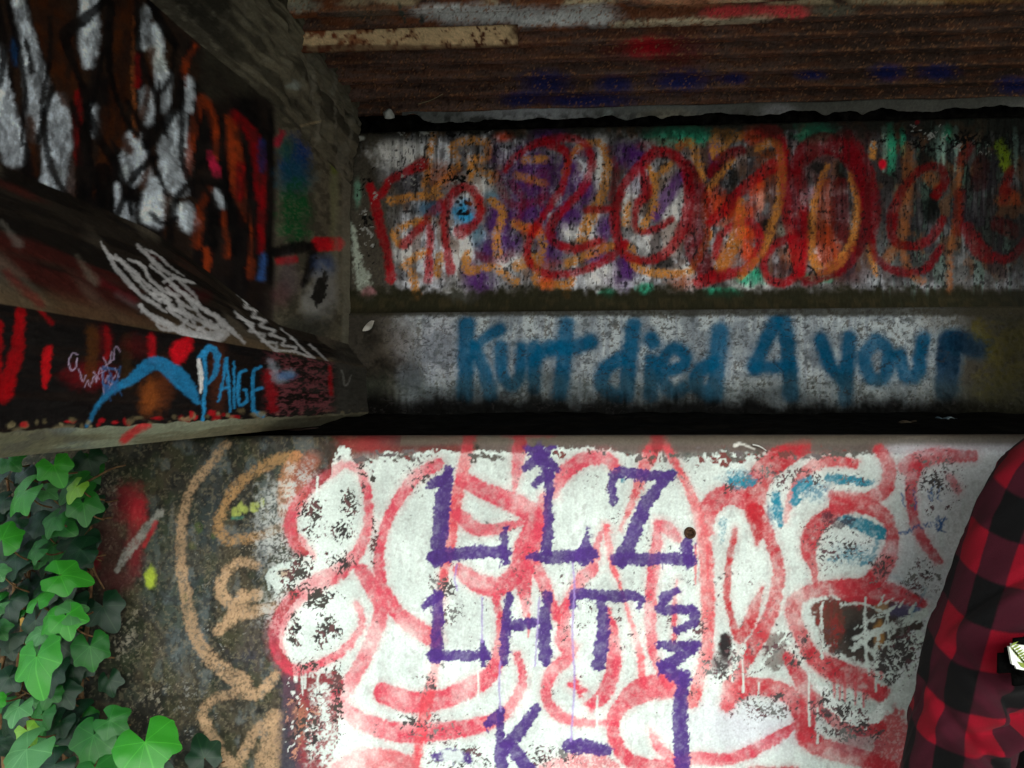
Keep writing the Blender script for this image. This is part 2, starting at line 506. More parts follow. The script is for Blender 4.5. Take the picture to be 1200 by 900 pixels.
# dark windows in the white where older layers show
S.area([(952, 706), (990, 700), (1050, 704), (1080, 716), (1084, 735), (1060, 742), (1040, 770), (1010, 776), (985, 768), (966, 752), (956, 730)], (70, 62, 56), 1, 2, 6)
S.area([(950, 706), (985, 704), (992, 740), (975, 765), (958, 742)], (104, 58, 48), .9, 3, 5)
S.blob(1005, 745, 16, 20, (40, 38, 36), .9, .4)
S.blob(1058, 715, 16, 9, (78, 74, 104), .9, .4)
S.blob(1072, 713, 7, 6, (50, 96, 140), .8, .4)
S.blob(1030, 742, 6, 16, (170, 126, 70), .9, .4)
S.blob(1032, 712, 8, 6, (166, 140, 100), .7, .4)
S.area([(896, 742), (918, 745), (924, 775), (905, 786), (892, 772)], (98, 84, 78), .8, 3, 6)
S.blob(850, 757, 8, 17, (34, 30, 32), 1, .3)
S.blob(842, 776, 10, 9, (70, 50, 54), .7, .5)
S.line([(836, 790), (856, 776), (872, 762)], 6, (80, 84, 92), .7, 2, 3, dry=.6)
for (x, y, rx, ry) in ((384, 850, 12, 40), (376, 812, 10, 12), (390, 890, 12, 30), (366, 870, 8, 20), (340, 600, 8, 30), (330, 700, 8, 14)):
    S.blob(x, y, rx, ry, WHITE, .95, .8, .8, dry=.85)
for (x, y, rx, ry) in ((330, 640, 20, 24), (322, 720, 14, 20), (318, 600, 14, 26), (356, 560, 14, 14)):
    S.blob(x, y, rx, ry, (186, 190, 186), .8, .9, .8, dry=.95)
for (x, y, rx, ry, c_) in ((1000, 650, 22, 10, (0, 118, 142)), (870, 560, 20, 8, (0, 118, 142)), (905, 600, 6, 16, (0, 118, 142)), (955, 575, 16, 10, (0, 110, 140))):
    S.blob(x, y, rx, ry, c_, .75, .7, .6, dry=.6)
# ---- pinks and reds
PK = (204, 60, 82)
RD = (184, 26, 38)
pinks = [
    ([(360, 650), (343, 627), (342, 605), (354, 584), (372, 566), (388, 556), (403, 545), (421, 552), (431, 578), (432, 612), (420, 646), (397, 670), (364, 688), (338, 712), (324, 742), (328, 768), (342, 784), (368, 780), (397, 766), (417, 746), (425, 728), (418, 708)],
     [16, 14, 13, 12, 9, 8, 8, 9, 9, 12, 16, 18, 18, 15, 13, 11, 9, 8, 7, 6], {'col': (206, 64, 84)}),
    ([(514, 543), (487, 560), (464, 590), (450, 620), (444, 653), (448, 687), (464, 715), (487, 736), (508, 748)], [12, 12, 11, 10, 11, 15, 18, 18], {}),
    ([(424, 668), (438, 690), (447, 712), (438, 747), (424, 777), (408, 803), (396, 818)], [14, 18, 15, 14, 15, 16], {'op': .9}),
    ([(450, 812), (480, 822), (513, 820), (547, 808), (574, 790), (586, 760), (587, 728), (581, 697)], [22, 22, 20, 19, 14, 9, 8], {}),
    ([(401, 830), (420, 843), (457, 856), (497, 858), (547, 852), (580, 843), (600, 826), (611, 806), (612, 787), (606, 767)], [15, 19, 20, 18, 13, 11, 9, 8], {}),
    ([(550, 511), (543, 550), (533, 593), (527, 640), (518, 685), (510, 780), (499, 830), (488, 890), (484, 930)], [10, 12, 12, 11, 9, 9, 13, 8, 7], {'col': (208, 66, 78)}),
    ([(543, 563), (580, 580), (616, 597), (627, 612), (614, 642), (607, 667), (588, 686), (560, 684), (538, 668)], [16, 18, 20, 22, 20, 18, 19, 19, 14], {}),
    ([(537, 603), (560, 620), (588, 618), (612, 611)], [14, 14, 12, 5], {'op': .85}),
    ([(637, 583), (633, 617), (621, 650), (614, 687), (617, 720)], [10, 14, 16, 14, 8], {}),
    ([(627, 662), (641, 692), (653, 724)], [14, 12, 8], {}),
    ([(650, 582), (660, 555), (685, 538), (712, 538), (722, 550)], [8, 15, 15, 13, 10], {}),
    ([(610, 512), (607, 543), (603, 575)], [14, 13, 4], {}),
    ([(772, 512), (757, 543), (743, 583), (727, 621)], [13, 14, 7, 3], {'col': (204, 58, 70)}),
    ([(710, 617), (700, 636), (695, 664), (680, 680), (664, 706), (653, 724)], [5, 6, 12, 13, 9, 6], {}),
    ([(710, 617), (714, 640), (718, 664), (728, 690), (741, 733), (750, 767), (752, 802)], [5, 8, 6, 3, 5, 7, 7], {'col': (220, 96, 104)}),
    ([(666, 705), (660, 748), (668, 760), (662, 774), (647, 787), (640, 813), (652, 835), (680, 847), (716, 847)], [5, 16, 16, 14, 13, 10, 13, 9, 6], {}),
    ([(713, 713), (719, 750), (718, 785), (708, 812), (696, 824)], [5, 13, 16, 16, 12], {}),
    ([(668, 802), (686, 808)], 6, {}), ([(674, 796), (680, 814)], 5, {}), ([(688, 824), (694, 832)], 5, {}),
    ([(773, 512), (790, 540), (808, 575), (820, 610), (827, 650), (829, 700), (829, 750), (823, 787), (811, 822)], [10, 8, 9, 11, 14, 14, 13, 13, 14], {'col': (214, 84, 90)}),
    ([(772, 614), (766, 663), (763, 700), (763, 750), (769, 775), (783, 800)], [8, 13, 12, 11, 9, 12], {}),
    ([(770, 612), (785, 622), (796, 634)], [8, 14, 6], {'op': .8}),
    ([(793, 680), (790, 713), (790, 752)], [2, 5, 5], {}),
    ([(790, 803), (753, 808), (731, 824), (718, 848), (725, 876), (745, 893), (780, 897), (813, 889), (850, 889), (880, 880), (912, 862), (930, 850)], [26, 26, 18, 13, 14, 15, 14, 14, 13, 13, 12, 8], {}),
    ([(762, 857), (773, 877), (790, 890)], [4, 10, 8], {}),
    ([(828, 622), (829, 600), (842, 583), (860, 580), (880, 592)], [14, 19, 21, 20, 16], {'col': (210, 90, 98)}),
    ([(884, 596), (903, 632), (912, 667), (907, 707), (893, 740), (873, 770), (858, 800), (852, 826)], [14, 13, 12, 14, 16, 17, 16, 14], {'col': (212, 80, 86)}),
    ([(862, 622), (854, 660), (852, 700), (860, 734), (868, 746), (883, 716), (893, 688)], [6, 7, 7, 7, 12, 11, 3], {'col': RD}),
    ([(884, 600), (888, 566), (906, 542), (940, 524)], [16, 24, 24, 18], {'col': RD}),
    ([(884, 600), (887, 625), (887, 638)], [18, 9, 3], {'col': RD}),
    ([(919, 612), (930, 572), (947, 550), (973, 540), (1001, 543)], [5, 8, 11, 12, 10], {'col': (204, 52, 58)}),
    ([(1030, 526), (1042, 548), (1037, 573), (1013, 585), (975, 580)], [12, 14, 15, 14, 9], {'col': (198, 58, 66)}),
    ([(980, 592), (1013, 592), (1038, 607), (1045, 633), (1037, 660), (1013, 685), (968, 689), (940, 698), (929, 714), (936, 740), (950, 767), (968, 784)], [16, 17, 13, 14, 18, 18, 15, 14, 16, 15, 16, 20], {'col': (206, 66, 74)}),
    ([(980, 597), (955, 617), (947, 643), (953, 667), (955, 686)], [15, 19, 17, 8, 4], {'col': (210, 84, 92)}),
    ([(990, 690), (1013, 694), (1047, 694), (1084, 708)], [22, 26, 18, 8], {'col': (214, 90, 98)}),
    ([(950, 766), (972, 782), (995, 792), (1020, 800), (1032, 812)], [14, 22, 24, 24, 18], {'col': (208, 76, 84)}),
    ([(924, 770), (938, 797), (947, 827), (944, 862)], [12, 16, 16, 15], {}),
    ([(852, 826), (862, 813), (880, 803), (907, 807), (930, 820), (941, 845), (946, 866), (977, 880), (1015, 890), (1040, 900)], [10, 17, 18, 18, 18, 17, 20, 20, 18, 18], {'col': (216, 84, 92)}),
    ([(955, 818), (980, 843), (1005, 854), (1030, 852)], [12, 16, 16, 14], {'col': (206, 84, 96)}),
    ([(1073, 543), (1067, 573), (1070, 607), (1081, 633), (1099, 656)], [13, 12, 10, 11, 10], {'col': (208, 80, 98)}),
    ([(1060, 548), (1073, 541), (1100, 534), (1140, 534)], [14, 18, 16, 12], {'col': (196, 66, 82), 'op': .8}),
    ([(1114, 560), (1122, 575)], 8, {'col': (206, 80, 98), 'op': .7}),
    ([(640, 905), (690, 890), (720, 900)], [20, 22, 14], {'col': (206, 104, 112), 'op': .8, 'dry': .7}),
    ([(395, 902), (430, 890), (470, 892), (490, 905)], [14, 22, 20, 10], {'col': (206, 92, 100), 'op': .9}),
    ([(880, 640 + 266), (930, 905)], 14, {'col': RD}),
]
def deepen(a):
    k = dict(a[2]); c0 = np.array(k.get('col', PK), float)
    f_ = float(sstep(760, 900, np.array(np.mean([q[0] for q in a[0]])))) * .65
    k['col'] = tuple(c0 * (1 - f_) + np.array((176, 26, 42)) * f_)
    return (a[0], [q * 1.16 for q in (a[1] if isinstance(a[1], (list, tuple)) else [a[1]])], k)
for a in pinks:
    d_ = deepen(a)
    S.line(d_[0], [q + 7 for q in d_[1]], d_[2]['col'], .20, 6, 3, .5)
S.lines([deepen(a) for a in pinks], col=PK, op=.97, soft=1.8, jag=1.8, mott=.34, dry=.16, h=.4, drift=.75)
S.mix(allv, (170, 24, 38), sstep(.5, .66, fbm(U / 7, V / 9, 131, 3)) * .35 * sstep(840, 900, U) * (S.C[:, 0] > S.C[:, 1] * 2.2))
for (x, y, l) in ((962, 705, 66), (974, 700, 44), (1002, 800, 26), (990, 800, 22), (978, 798, 30), (1012, 808, 20), (985, 806, 14), (620, 720, 26), (655, 720, 16), (829, 640, 40), (815, 640, 44)):
    S.line([(x, y), (x + random.uniform(-1, 1), y + l)], [4, 2.2], (206, 84, 92) if y > 760 or x < 960 else (120, 50, 46), .8, 1, .8)
S.lines([([(1180, 560), (1215, 600), (1225, 680), (1190, 740), (1150, 720)], [14, 16, 18, 16, 12], {}), ([(1260, 540), (1250, 640), (1262, 760), (1300, 800), (1350, 760), (1360, 640), (1330, 560), (1270, 540)], 16, {'col': RD}), ([(1420, 540), (1400, 700), (1430, 880)], 18, {}), ([(1150, 860), (1240, 830), (1330, 880)], 18, {'col': (206, 66, 74)}), ([(1480, 600), (1560, 640), (1500, 760), (1600, 800)], 16, {'col': (60, 50, 110)})], col=PK, op=.93, soft=1.8, jag=2, mott=.3, dry=.2)
# red wash at bottom right
S.area([(1022, 850), (1050, 830), (1070, 850), (1075, 960), (1020, 960)], (188, 44, 54), .85, 5, 8, dry=.3)
S.area([(1010, 790), (1034, 786), (1036, 822), (1016, 818)], (200, 60, 70), .7, 4, 6)
S.blob(1005, 870, 26, 12, (150, 60, 76), .6, .6)
# white splashes over the dark windows
for pts, w in (([(1000, 760), (1024, 742), (1060, 726), (1084, 718)], [7, 6, 9, 10]), ([(1013, 712), (1014, 752), (1018, 790)], [3, 4, 3]), ([(1025, 775), (1050, 735), (1078, 722)], [3, 3, 2]),
               ([(1000, 748), (1030, 738), (1060, 730)], [4, 5, 6]), ([(1040, 720), (1026, 760), (1030, 800)], [3, 4, 5]), ([(1035, 800), (1060, 772), (1082, 750)], [8, 6, 8]),
               ([(1050, 760), (1075, 745)], [9, 12]), ([(963, 706), (963, 772)], [3, 4]), ([(985, 708), (1010, 706), (1034, 716)], [4, 3, 3]), ([(1024, 766), (1008, 752)], [6, 3]),
               ([(888, 782), (905, 762), (922, 745)], [4, 3, 3]), ([(840, 800), (858, 784), (872, 756)], [6, 7, 5]), ([(1030, 830), (1052, 806), (1064, 792)], [3, 3, 3]), ([(860, 760), (858, 798)], [3, 2.5]), ([(882, 786), (892, 790)], [7, 7])):
    S.line(pts, w, WHITE, .97, 1, 2.2, .05, h=1.0, dry=.25)
for k in range(34):
    x = random.uniform(1000, 1085); y = 705 + random.uniform(0, 90) * (1 if x > 1030 else .75)
    a_ = random.uniform(-1.1, -.3); l_ = random.uniform(6, 26)
    S.line([(x, y), (x + l_ * math.cos(a_) * .5, y + l_ * math.sin(a_) * .5 + 1), (x + l_ * math.cos(a_), y + l_ * math.sin(a_))], [1.5, random.uniform(1.5, 4.5), 1.2], WHITE, .95, .8, 1.6, .05, h=1.0)
for (x, y, l) in ((1014, 700, 80), (1040, 720, 60), (948, 790, 60), (958, 830, 40), (1027, 760, 50), (870, 770, 40), (889, 800, 30), (560, 786, 34), (700, 815, 60), (565, 700, 46), (1048, 770, 40)):
    S.line([(x, y), (x + random.uniform(-1, 1), y + l * .6), (x + random.uniform(-1, 1), y + l)], [2.4, 2.2, 3.2], WHITE, .95, .8, .7, h=1)
S.area([(985, 826), (1012, 836), (1036, 822), (1034, 842), (1010, 852), (990, 846), (970, 828), (958, 806), (972, 806)], (226, 234, 230), 1, 1.5, 7, h=1)
S.line([(372, 560), (371, 600), (374, 660)], [3, 2.6, 3], WHITE, 1, .8, .8)
S.line([(322, 684), (350, 674), (390, 662)], [5, 3, 2], WHITE, .95, 1, 2, dry=.4)
S.line([(316, 690), (318, 668), (362, 656)], [3, 7, 8], WHITE, .95, 1, 2, dry=.4)
S.blob(335, 672, 9, 5, (168, 130, 90), .7, .5)
# cyan
CY = (0, 118, 142)
S.lines([
    ([(930, 590), (936, 572), (948, 563)], [10, 13, 10], {}), ([(972, 560), (997, 563), (1021, 566)], [11, 11, 9], {}), ([(858, 566), (878, 564)], [13, 13], {}),
    ([(909, 582), (911, 598), (914, 616)], [10, 10, 6], {}), ([(988, 608), (1010, 615), (1030, 624)], [10, 18, 16], {}), ([(1030, 630), (1020, 655), (1008, 662)], [6, 5, 3], {'op': .7}),
    ([(788, 553), (784, 558)], [10, 8], {}), ([(848, 612), (846, 634)], [9, 5], {'op': .6, 'dry': .8}), ([(726, 556), (730, 562)], 5, {}), ([(972, 655), (985, 655)], 4, {'op': .7, 'dry': .5}), ([(1085, 690), (1068, 720)], 3, {'op': .4})],
    col=CY, op=.97, soft=1.8, jag=3, mott=.15, dry=.2)
S.line([(966, 603), (982, 612), (998, 608)], [10, 11, 8], (60, 42, 54), .8, 2, 4, dry=.4)
# blue pen
for (x, y, l) in ((1092, 562, 24), (1088, 576, 14), (1100, 568, 20), (1057, 578, 18), (1071, 574, 26)):
    for k in range(int(l / 4)):
        S.line([(x + random.uniform(-2, 2), y + 4 * k), (x + random.uniform(-3, 4), y + 4 * k + 3)], 1.6, (36, 92, 150), .85, .8, .5)
for k in range(22):
    x = 1053 + k * 2.6; y = 624 - k * .75
    S.line([(x, y + random.uniform(-3, 3)), (x + 2.4, y + random.uniform(-4, 4))], 1.6, (36, 84, 140), .85, .8, .5)
for k in range(10):
    S.line([(1095 + random.uniform(0, 14), 606 + random.uniform(-4, 14)), (1097 + random.uniform(0, 14), 610 + random.uniform(-4, 14))], 1.6, (40, 80, 130), .8, .8, .5)
# flaking
DK = [(62, 58, 54), (92, 62, 62), (50, 46, 46)]
S.chips([(410, 590, 16, 26, .60), (400, 620, 22, 20, .55), (438, 628, 7, 40, .60), (437, 560, 5, 10, .52), (385, 738, 26, 26, .55), (372, 700, 26, 18, .55), (350, 655, 34, 20, .5), (345, 690, 30, 20, .48), (365, 850, 18, 50, .52),
         (400, 660, 26, 16, .50), (365, 600, 18, 34, .54), (345, 740, 14, 40, .56), (395, 815, 12, 60, .56), (350, 672, 26, 14, .58), (360, 780, 30, 12, .52), (425, 560, 10, 30, .48)], DK, 2.3, 2.5, 401)
S.chips([(520, 690, 22, 30, .47), (530, 715, 24, 24, .44), (500, 800, 20, 20, .44), (490, 850, 60, 22, .43), (540, 885, 50, 26, .50), (520, 780, 12, 8, .45), (650, 885, 60, 22, .45), (820, 740, 18, 40, .44), (815, 800, 12, 24, .46), (850, 780, 40, 26, .5),
         (985, 830, 50, 26, .52), (900, 830, 60, 26, .45), (1000, 855, 50, 20, .52), (1060, 760, 26, 40, .56), (1030, 665, 18, 26, .55), (855, 570, 16, 12, .5), (980, 640, 60, 40, .38), (1040, 780, 30, 30, .5), (500, 560, 50, 30, .33), (760, 560, 120, 20, .34),
         (930, 560, 120, 22, .40), (1090, 560, 50, 50, .44), (1080, 680, 30, 30, .47), (940, 760, 90, 40, .42), (700, 700, 300, 180, .24)], [(70, 66, 66), (96, 70, 74), (110, 110, 108)], 2.2, 2.2, 431)
S.chips([(460, 537, 80, 10, .5), (560, 534, 60, 9, .52), (660, 530, 90, 7, .45), (760, 536, 60, 12, .5), (850, 536, 70, 14, .52), (960, 532, 90, 10, .5)], [(112, 60, 56), (88, 84, 78), (100, 92, 92)], 5, 4, 461)
# ---- purple brush letters
PU = (70, 40, 116)
purple = [
    # L
    ([(501, 571), (512, 564), (528, 552)], [5, 12, 8]), ([(526, 551), (519, 585), (516, 625), (512, 656)], [13, 19, 19, 19]), ([(508, 652), (547, 648), (592, 648)], [18, 17, 15]), ([(592, 617), (591, 636), (592, 660)], [5, 11, 8]),
    # star
    ([(614, 549), (632, 536), (647, 525)], [8, 15, 7]), ([(617, 525), (634, 537), (653, 550)], [7, 16, 8]), ([(632, 519), (634, 536), (638, 546)], [6, 14, 14]),
    # L
    ([(627, 568), (636, 560), (645, 558)], [10, 13, 12]), ([(644, 553), (643, 600), (641, 645)], [11, 11, 15]), ([(620, 652), (640, 652), (668, 652), (694, 650)], [7, 15, 15, 13]), ([(688, 620), (687, 638), (684, 652)], [3, 12, 22]),
    # Z
    ([(719, 588), (717, 566), (725, 554), (757, 557), (788, 555)], [8, 11, 13, 14, 10]), ([(782, 558), (758, 588), (744, 622), (728, 657)], [14, 16, 17, 18]), ([(722, 655), (763, 655), (810, 657)], [15, 15, 14]), ([(809, 627), (804, 642), (808, 662)], [9, 13, 11]),
    # L
    ([(499, 710), (508, 703), (516, 699)], [8, 13, 9]), ([(514, 697), (513, 740), (511, 772)], [14, 14, 15]), ([(507, 768), (540, 769), (570, 768)], [15, 13, 12]), ([(565, 752), (567, 768), (566, 780)], [3, 10, 4]),
    # H
    ([(597, 697), (593, 733), (591, 774)], [9, 11, 12]), ([(592, 733), (610, 732), (626, 730)], [11, 13, 11]), ([(642, 697), (638, 733), (639, 774)], [11, 15, 14]),
    # T
    ([(672, 711), (675, 697), (700, 697), (747, 699), (749, 714)], [9, 13, 13, 13, 5]), ([(705, 702), (707, 740), (701, 777)], [12, 16, 17]),
    # S
    ([(793, 692), (779, 702), (776, 714), (795, 714), (812, 716), (811, 730), (791, 738)], [7, 12, 13, 11, 12, 12, 9]),
    # zigzag and the long stem
    ([(772, 756), (794, 757), (818, 755)], [9, 14, 10]), ([(814, 759), (794, 772), (776, 782)], [12, 15, 13]), ([(776, 780), (790, 790), (802, 798)], [13, 18, 16]), ([(802, 793), (797, 827), (798, 867), (800, 905), (800, 950)], [16, 17, 19, 18, 16]),
    # - K -
    ([(512, 887), (528, 884), (549, 888)], [10, 15, 11]), ([(571, 848), (582, 840), (587, 832)], [9, 13, 8]), ([(587, 831), (586, 860), (588, 890), (588, 940)], [9, 11, 14, 14]), ([(629, 829), (612, 852), (593, 872)], [11, 14, 15]), ([(598, 874), (612, 890), (625, 912)], [14, 17, 14]), ([(667, 874), (690, 875), (712, 878)], [14, 17, 12]),
]
for pts, w in purple:
    S.line(pts, w, PU, .97, 1.0, 2.8, .10, h=1.6, dry=.08)
    S.line([(x_ + 1.5, y_ + 1) for x_, y_ in pts], [q_ * .62 for q_ in (w if isinstance(w, list) else [w])], (60, 32, 104), .55, 3, 4, .8)
S.blob(530, 886, 14, 8, WHITE, .8, .3, .8)
for pts in ([(671, 660), (673, 690), (671, 740), (673, 800), (669, 868)], [(586, 775), (585, 805), (587, 832)], [(535, 662), (533, 680), (536, 692)], [(565, 700), (565, 752)], [(632, 700), (627, 780)]):
    S.line(pts, 2.4, (150, 128, 190), .75, .8, .8)
for k in range(60):
    pts, w = random.choice(purple)
    q = random.random(); i0 = min(int(q * (len(pts) - 1)), len(pts) - 2); f_ = q * (len(pts) - 1) - i0
    x = pts[i0][0] + (pts[i0 + 1][0] - pts[i0][0]) * f_ + random.uniform(-8, 8); y = pts[i0][1] + (pts[i0 + 1][1] - pts[i0][1]) * f_ + random.uniform(-4, 9)
    S.line([(x, y), (x + random.uniform(-2, 2), y + random.uniform(2, 7))], [random.uniform(1.2, 2.6), 1], PU, .8, .7, .8)
# the bare cap strip of the coping
cap = np.nonzero((V < 524 + (S.n2 - .5) * 8) & (U > 470))[0]
S.mix(cap, (92, 86, 74), np.clip((524 - V[cap]) / 6, 0, 1) * .75)
S.line([(862, 522), (868, 520), (884, 526)], [5, 3, 2], (214, 214, 206), .9, .8, .8)
for x in (550, 610, 771):
    S.line([(x, 508), (x - 1, 524)], [16, 12], (138, 34, 40), .7, 3, 3)
S.blob(620, 509, 30, 5, (140, 44, 48), .5)
S.tone(.14)
rough = (fbm(U / 5, V / 5, 501, 4) - .5) * .0016 + (fbm(U / 60, V / 60, 505, 3) - .5) * .006 + S.H * .0011
dark = sstep(420, 330, U)
rough += (fbm(U / 3, V / 3, 509, 3) - .5) * .002 * dark
P[..., 1] -= rough.reshape(S.shape) * (np.arange(P.shape[1]) < P.shape[1] - 6)[None, :]
obj('breast_wall', grid_mesh('breast_wall', P, S.C), M_WALL, abut)

# ---- dirt ledge
lx = axis(-2.4, -.55, 1.25, 2.8, .012, .05); ly = np.linspace(Y_FRONT + .05, 2.05, 50)
LX, LY = np.meshgrid(lx, ly, indexing='ij')
LZ = Z_LEDGE - .004 + .028 * sstep(1.30, 1.85, LY) + (fbm(LX * 16, LY * 16, 61, 4) - .5) * .022 * sstep(1.28, 1.5, LY)
obj('dirt_ledge', grid_mesh('dirt_ledge', np.stack([LX, LY, LZ], -1)), M_SOIL, abut)

# ---- plinth band with the blue words
xs = np.concatenate([np.arange(-.9, -.50, .03), np.arange(-.50, 1.14, .0021), np.arange(1.14, 1.6, .007), np.arange(1.6, 2.8, .03)])
n = 132
zz = np.linspace(1.44, 1.706, n)
yy = 1.872 - .008 * np.sin(np.clip((zz - 1.44) / .266, 0, 1) * np.pi * .8) + .05 * np.clip(1 - (zz - 1.44) / .07, 0, 1) ** 2
prof = np.array(list(zip(yy, zz)) + [(1.868, 1.709), (1.874, 1.7115)])
P = np.zeros((len(xs), len(prof), 3)); P[..., 0] = xs[:, None]; P[..., 1] = prof[None, :, 0]; P[..., 2] = prof[None, :, 1]
S = Paint(P, (96, 92, 84), 23)
U, V = S.U, S.V; allv = np.arange(U.size)
wa = sstep(452, 500, U + (S.n3 - .5) * 60) * sstep(1150, 1060, U + (S.n3 - .5) * 60)
S.mix(allv, (196, 206, 210), wa * (1 - .8 * sstep(.52, .62, S.n0 * .3 + S.n1 * .35 + S.n2 * .35)))
S.mix(allv, (150, 160, 172), wa * sstep(.5, .65, S.nv) * .5)
S.blob(470, 410, 24, 40, (150, 148, 150), .7, .8, dry=.6)
S.blob(520, 405, 24, 36, (186, 186, 200), .6, .8, dry=.5)
S.blob(448, 425, 14, 40, (90, 82, 68), .7, .7)
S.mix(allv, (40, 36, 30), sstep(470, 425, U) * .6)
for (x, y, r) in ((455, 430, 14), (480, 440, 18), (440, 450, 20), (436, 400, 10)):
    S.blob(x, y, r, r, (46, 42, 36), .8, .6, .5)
S.mix(allv, (116, 126, 136), sstep(.48, .7, fbm(U / 30, V / 22, 615, 4)) * .6 * wa)
S.mix(allv, (90, 96, 98), sstep(.62, .7, fbm(U / 7, V / 5, 617, 3)) * .6 * wa)
KB = (0, 96, 132)
kurt = [
    ([(547, 381), (546, 420), (545, 464)], 19), ([(586, 386), (572, 394), (559, 406)], [15, 13, 11]), ([(556, 408), (567, 434), (575, 464)], [13, 15, 16]),
    ([(587, 407), (588, 436), (599, 452), (609, 440), (611, 407)], [15, 14, 14, 13, 12]),
    ([(626, 407), (626, 455)], 15), ([(628, 420), (640, 408), (655, 405)], [13, 15, 13]),
    ([(664, 381), (661, 420), (656, 462)], 17), ([(646, 412), (672, 408), (692, 400)], [13, 15, 17]),
    ([(742, 382), (738, 420), (734, 464)], 18), ([(726, 420), (709, 434), (706, 452), (722, 465)], 17),
    ([(764, 397), (765, 401)], 17), ([(764, 423), (762, 464)], 17),
    ([(777, 436), (800, 428), (802, 415), (789, 408), (777, 422), (778, 448), (790, 460), (803, 453)], 15),
    ([(844, 388), (840, 428), (837, 464)], 19), ([(834, 426), (818, 437), (817, 453), (830, 463)], 17),
    ([(909, 378), (895, 405), (884, 431)], 16), ([(886, 431), (925, 429)], 13), ([(919, 377), (925, 421), (927, 464)], 18),
    ([(962, 398), (973, 428), (986, 443)], 16), ([(996, 397), (993, 435), (990, 470)], 17),
    ([(1027, 399), (1013, 418), (1021, 443), (1038, 441), (1041, 412), (1027, 399)], 16),
    ([(1055, 416), (1061, 440), (1075, 437), (1081, 398)], 16),
    ([(1112, 401), (1109, 456)], 28), ([(1122, 399), (1149, 408)], 25)]
for pts, w in kurt:
    big = np.array(w, float) + 6
    S.line(pts, list(big) if big.ndim else [float(big)], KB, .42, 6, 2, .1)
    S.line(pts, w, KB if pts[0][0] < 1100 else (6, 58, 88), .96, 3.4, 1.4, .08, dry=.08, drift=.3)
for (x, y, r) in ((1149, 388, 12), (1186, 402, 22), (1165, 420, 14), (1170, 455, 22), (1190, 440, 18)):
    S.blob(x, y, r, r, (132, 122, 44), .7, .6, .6, dry=.5)
# damp black mould along the foot, with the shade there painted in
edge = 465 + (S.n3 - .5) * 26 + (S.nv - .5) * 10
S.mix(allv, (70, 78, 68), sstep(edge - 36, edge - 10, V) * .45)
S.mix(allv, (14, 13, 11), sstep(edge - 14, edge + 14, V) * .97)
S.mix(allv, (40, 40, 30), sstep(1080, 1190, U) * .85)  # band darkened to the right, dimmer light there put into the colour
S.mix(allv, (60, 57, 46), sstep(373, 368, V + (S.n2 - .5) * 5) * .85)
crk = abs(fbm(U / 22, V / 13, 611, 4) - .5)
S.mix(allv, (60, 58, 58), (1 - sstep(.004, .014, crk)) * .7)
S.mix(allv, (0, 40, 60), sstep(440, 470, V) * .0)
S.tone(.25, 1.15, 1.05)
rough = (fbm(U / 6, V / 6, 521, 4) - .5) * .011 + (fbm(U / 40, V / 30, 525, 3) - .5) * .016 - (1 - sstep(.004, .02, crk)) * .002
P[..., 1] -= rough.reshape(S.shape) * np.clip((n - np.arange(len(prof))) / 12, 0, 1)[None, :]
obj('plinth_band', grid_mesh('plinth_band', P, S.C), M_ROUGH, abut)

# ---- back wall panel with the red tag
n = 178
prof = np.array([(1.874, 1.7115), (1.880, 1.720), (1.886, 1.729), (1.890, 1.738), (1.893, 1.746), (1.897, 1.752)] + [(Y_BACK, z) for z in np.linspace(1.756, 2.148, n)] + [(1.908, 2.153), (1.925, 2.155)])
P = np.zeros((len(xs), len(prof), 3)); P[..., 0] = xs[:, None]; P[..., 1] = prof[None, :, 0]; P[..., 2] = prof[None, :, 1]
S = Paint(P, (88, 84, 76), 37)
U, V = S.U, S.V; allv = np.arange(U.size)
S.mix(allv, (66, 62, 54), sstep(.42, .62, S.n3) * .7)
wa = sstep(440, 490, U + (S.n3 - .5) * 50) * sstep(152, 168, V + (S.n2 - .5) * 18) * sstep(344, 326, V + (S.n2 - .5) * 18)
S.mix(allv, (184, 188, 198), wa * (.35 + .65 * sstep(.40, .60, S.n3 * .5 + S.nv * .5)))
S.mix(allv, (222, 226, 236), wa * sstep(.5, .62, S.n3) * .6)
S.mix(allv, (44, 44, 46), wa * sstep(.55, .68, S.nv) * .75 * sstep(330, 200, V))
S.mix(allv, (60, 58, 58), wa * sstep(.57, .66, fbm(U / 18, V / 18, 641, 3)) * .6)
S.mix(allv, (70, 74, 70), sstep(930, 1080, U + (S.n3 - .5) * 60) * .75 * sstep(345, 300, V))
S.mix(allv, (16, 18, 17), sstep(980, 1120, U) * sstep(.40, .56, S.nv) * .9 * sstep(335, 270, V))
S.mix(allv, (110, 136, 126), sstep(1000, 1060, U) * sstep(.58, .68, S.nv) * .5)
S.line([(412, 262), (418, 300), (426, 330), (432, 346)], [4, 10, 18, 12], (178, 188, 178), .85, 3, 3, dry=.5)
S.blob(432, 342, 7, 7, (206, 120, 140), .6)
S.blob(419, 226, 4, 16, (130, 180, 160), .6, .6)
S.blob(423, 162, 5, 3, (190, 190, 184), .9, .3)
for (x, y, rx, ry) in ((785, 244, 14, 40), (771, 288, 20, 12), (704, 196, 8, 34), (708, 322, 20, 14), (668, 270, 10, 10), (473, 296, 12, 16), (540, 300, 12, 26), (560, 218, 14, 14), (600, 305, 20, 10), (470, 180, 30, 14), (740, 250, 12, 30), (540, 345, 16, 8), (800, 318, 12, 8),  (700, 240, 12, 20), (880, 330, 20, 8), (850, 270, 8, 12), (965, 300, 16, 14)):
    S.blob(x, y, rx, ry, (240, 242, 244), .9, .7, .4, dry=.2)
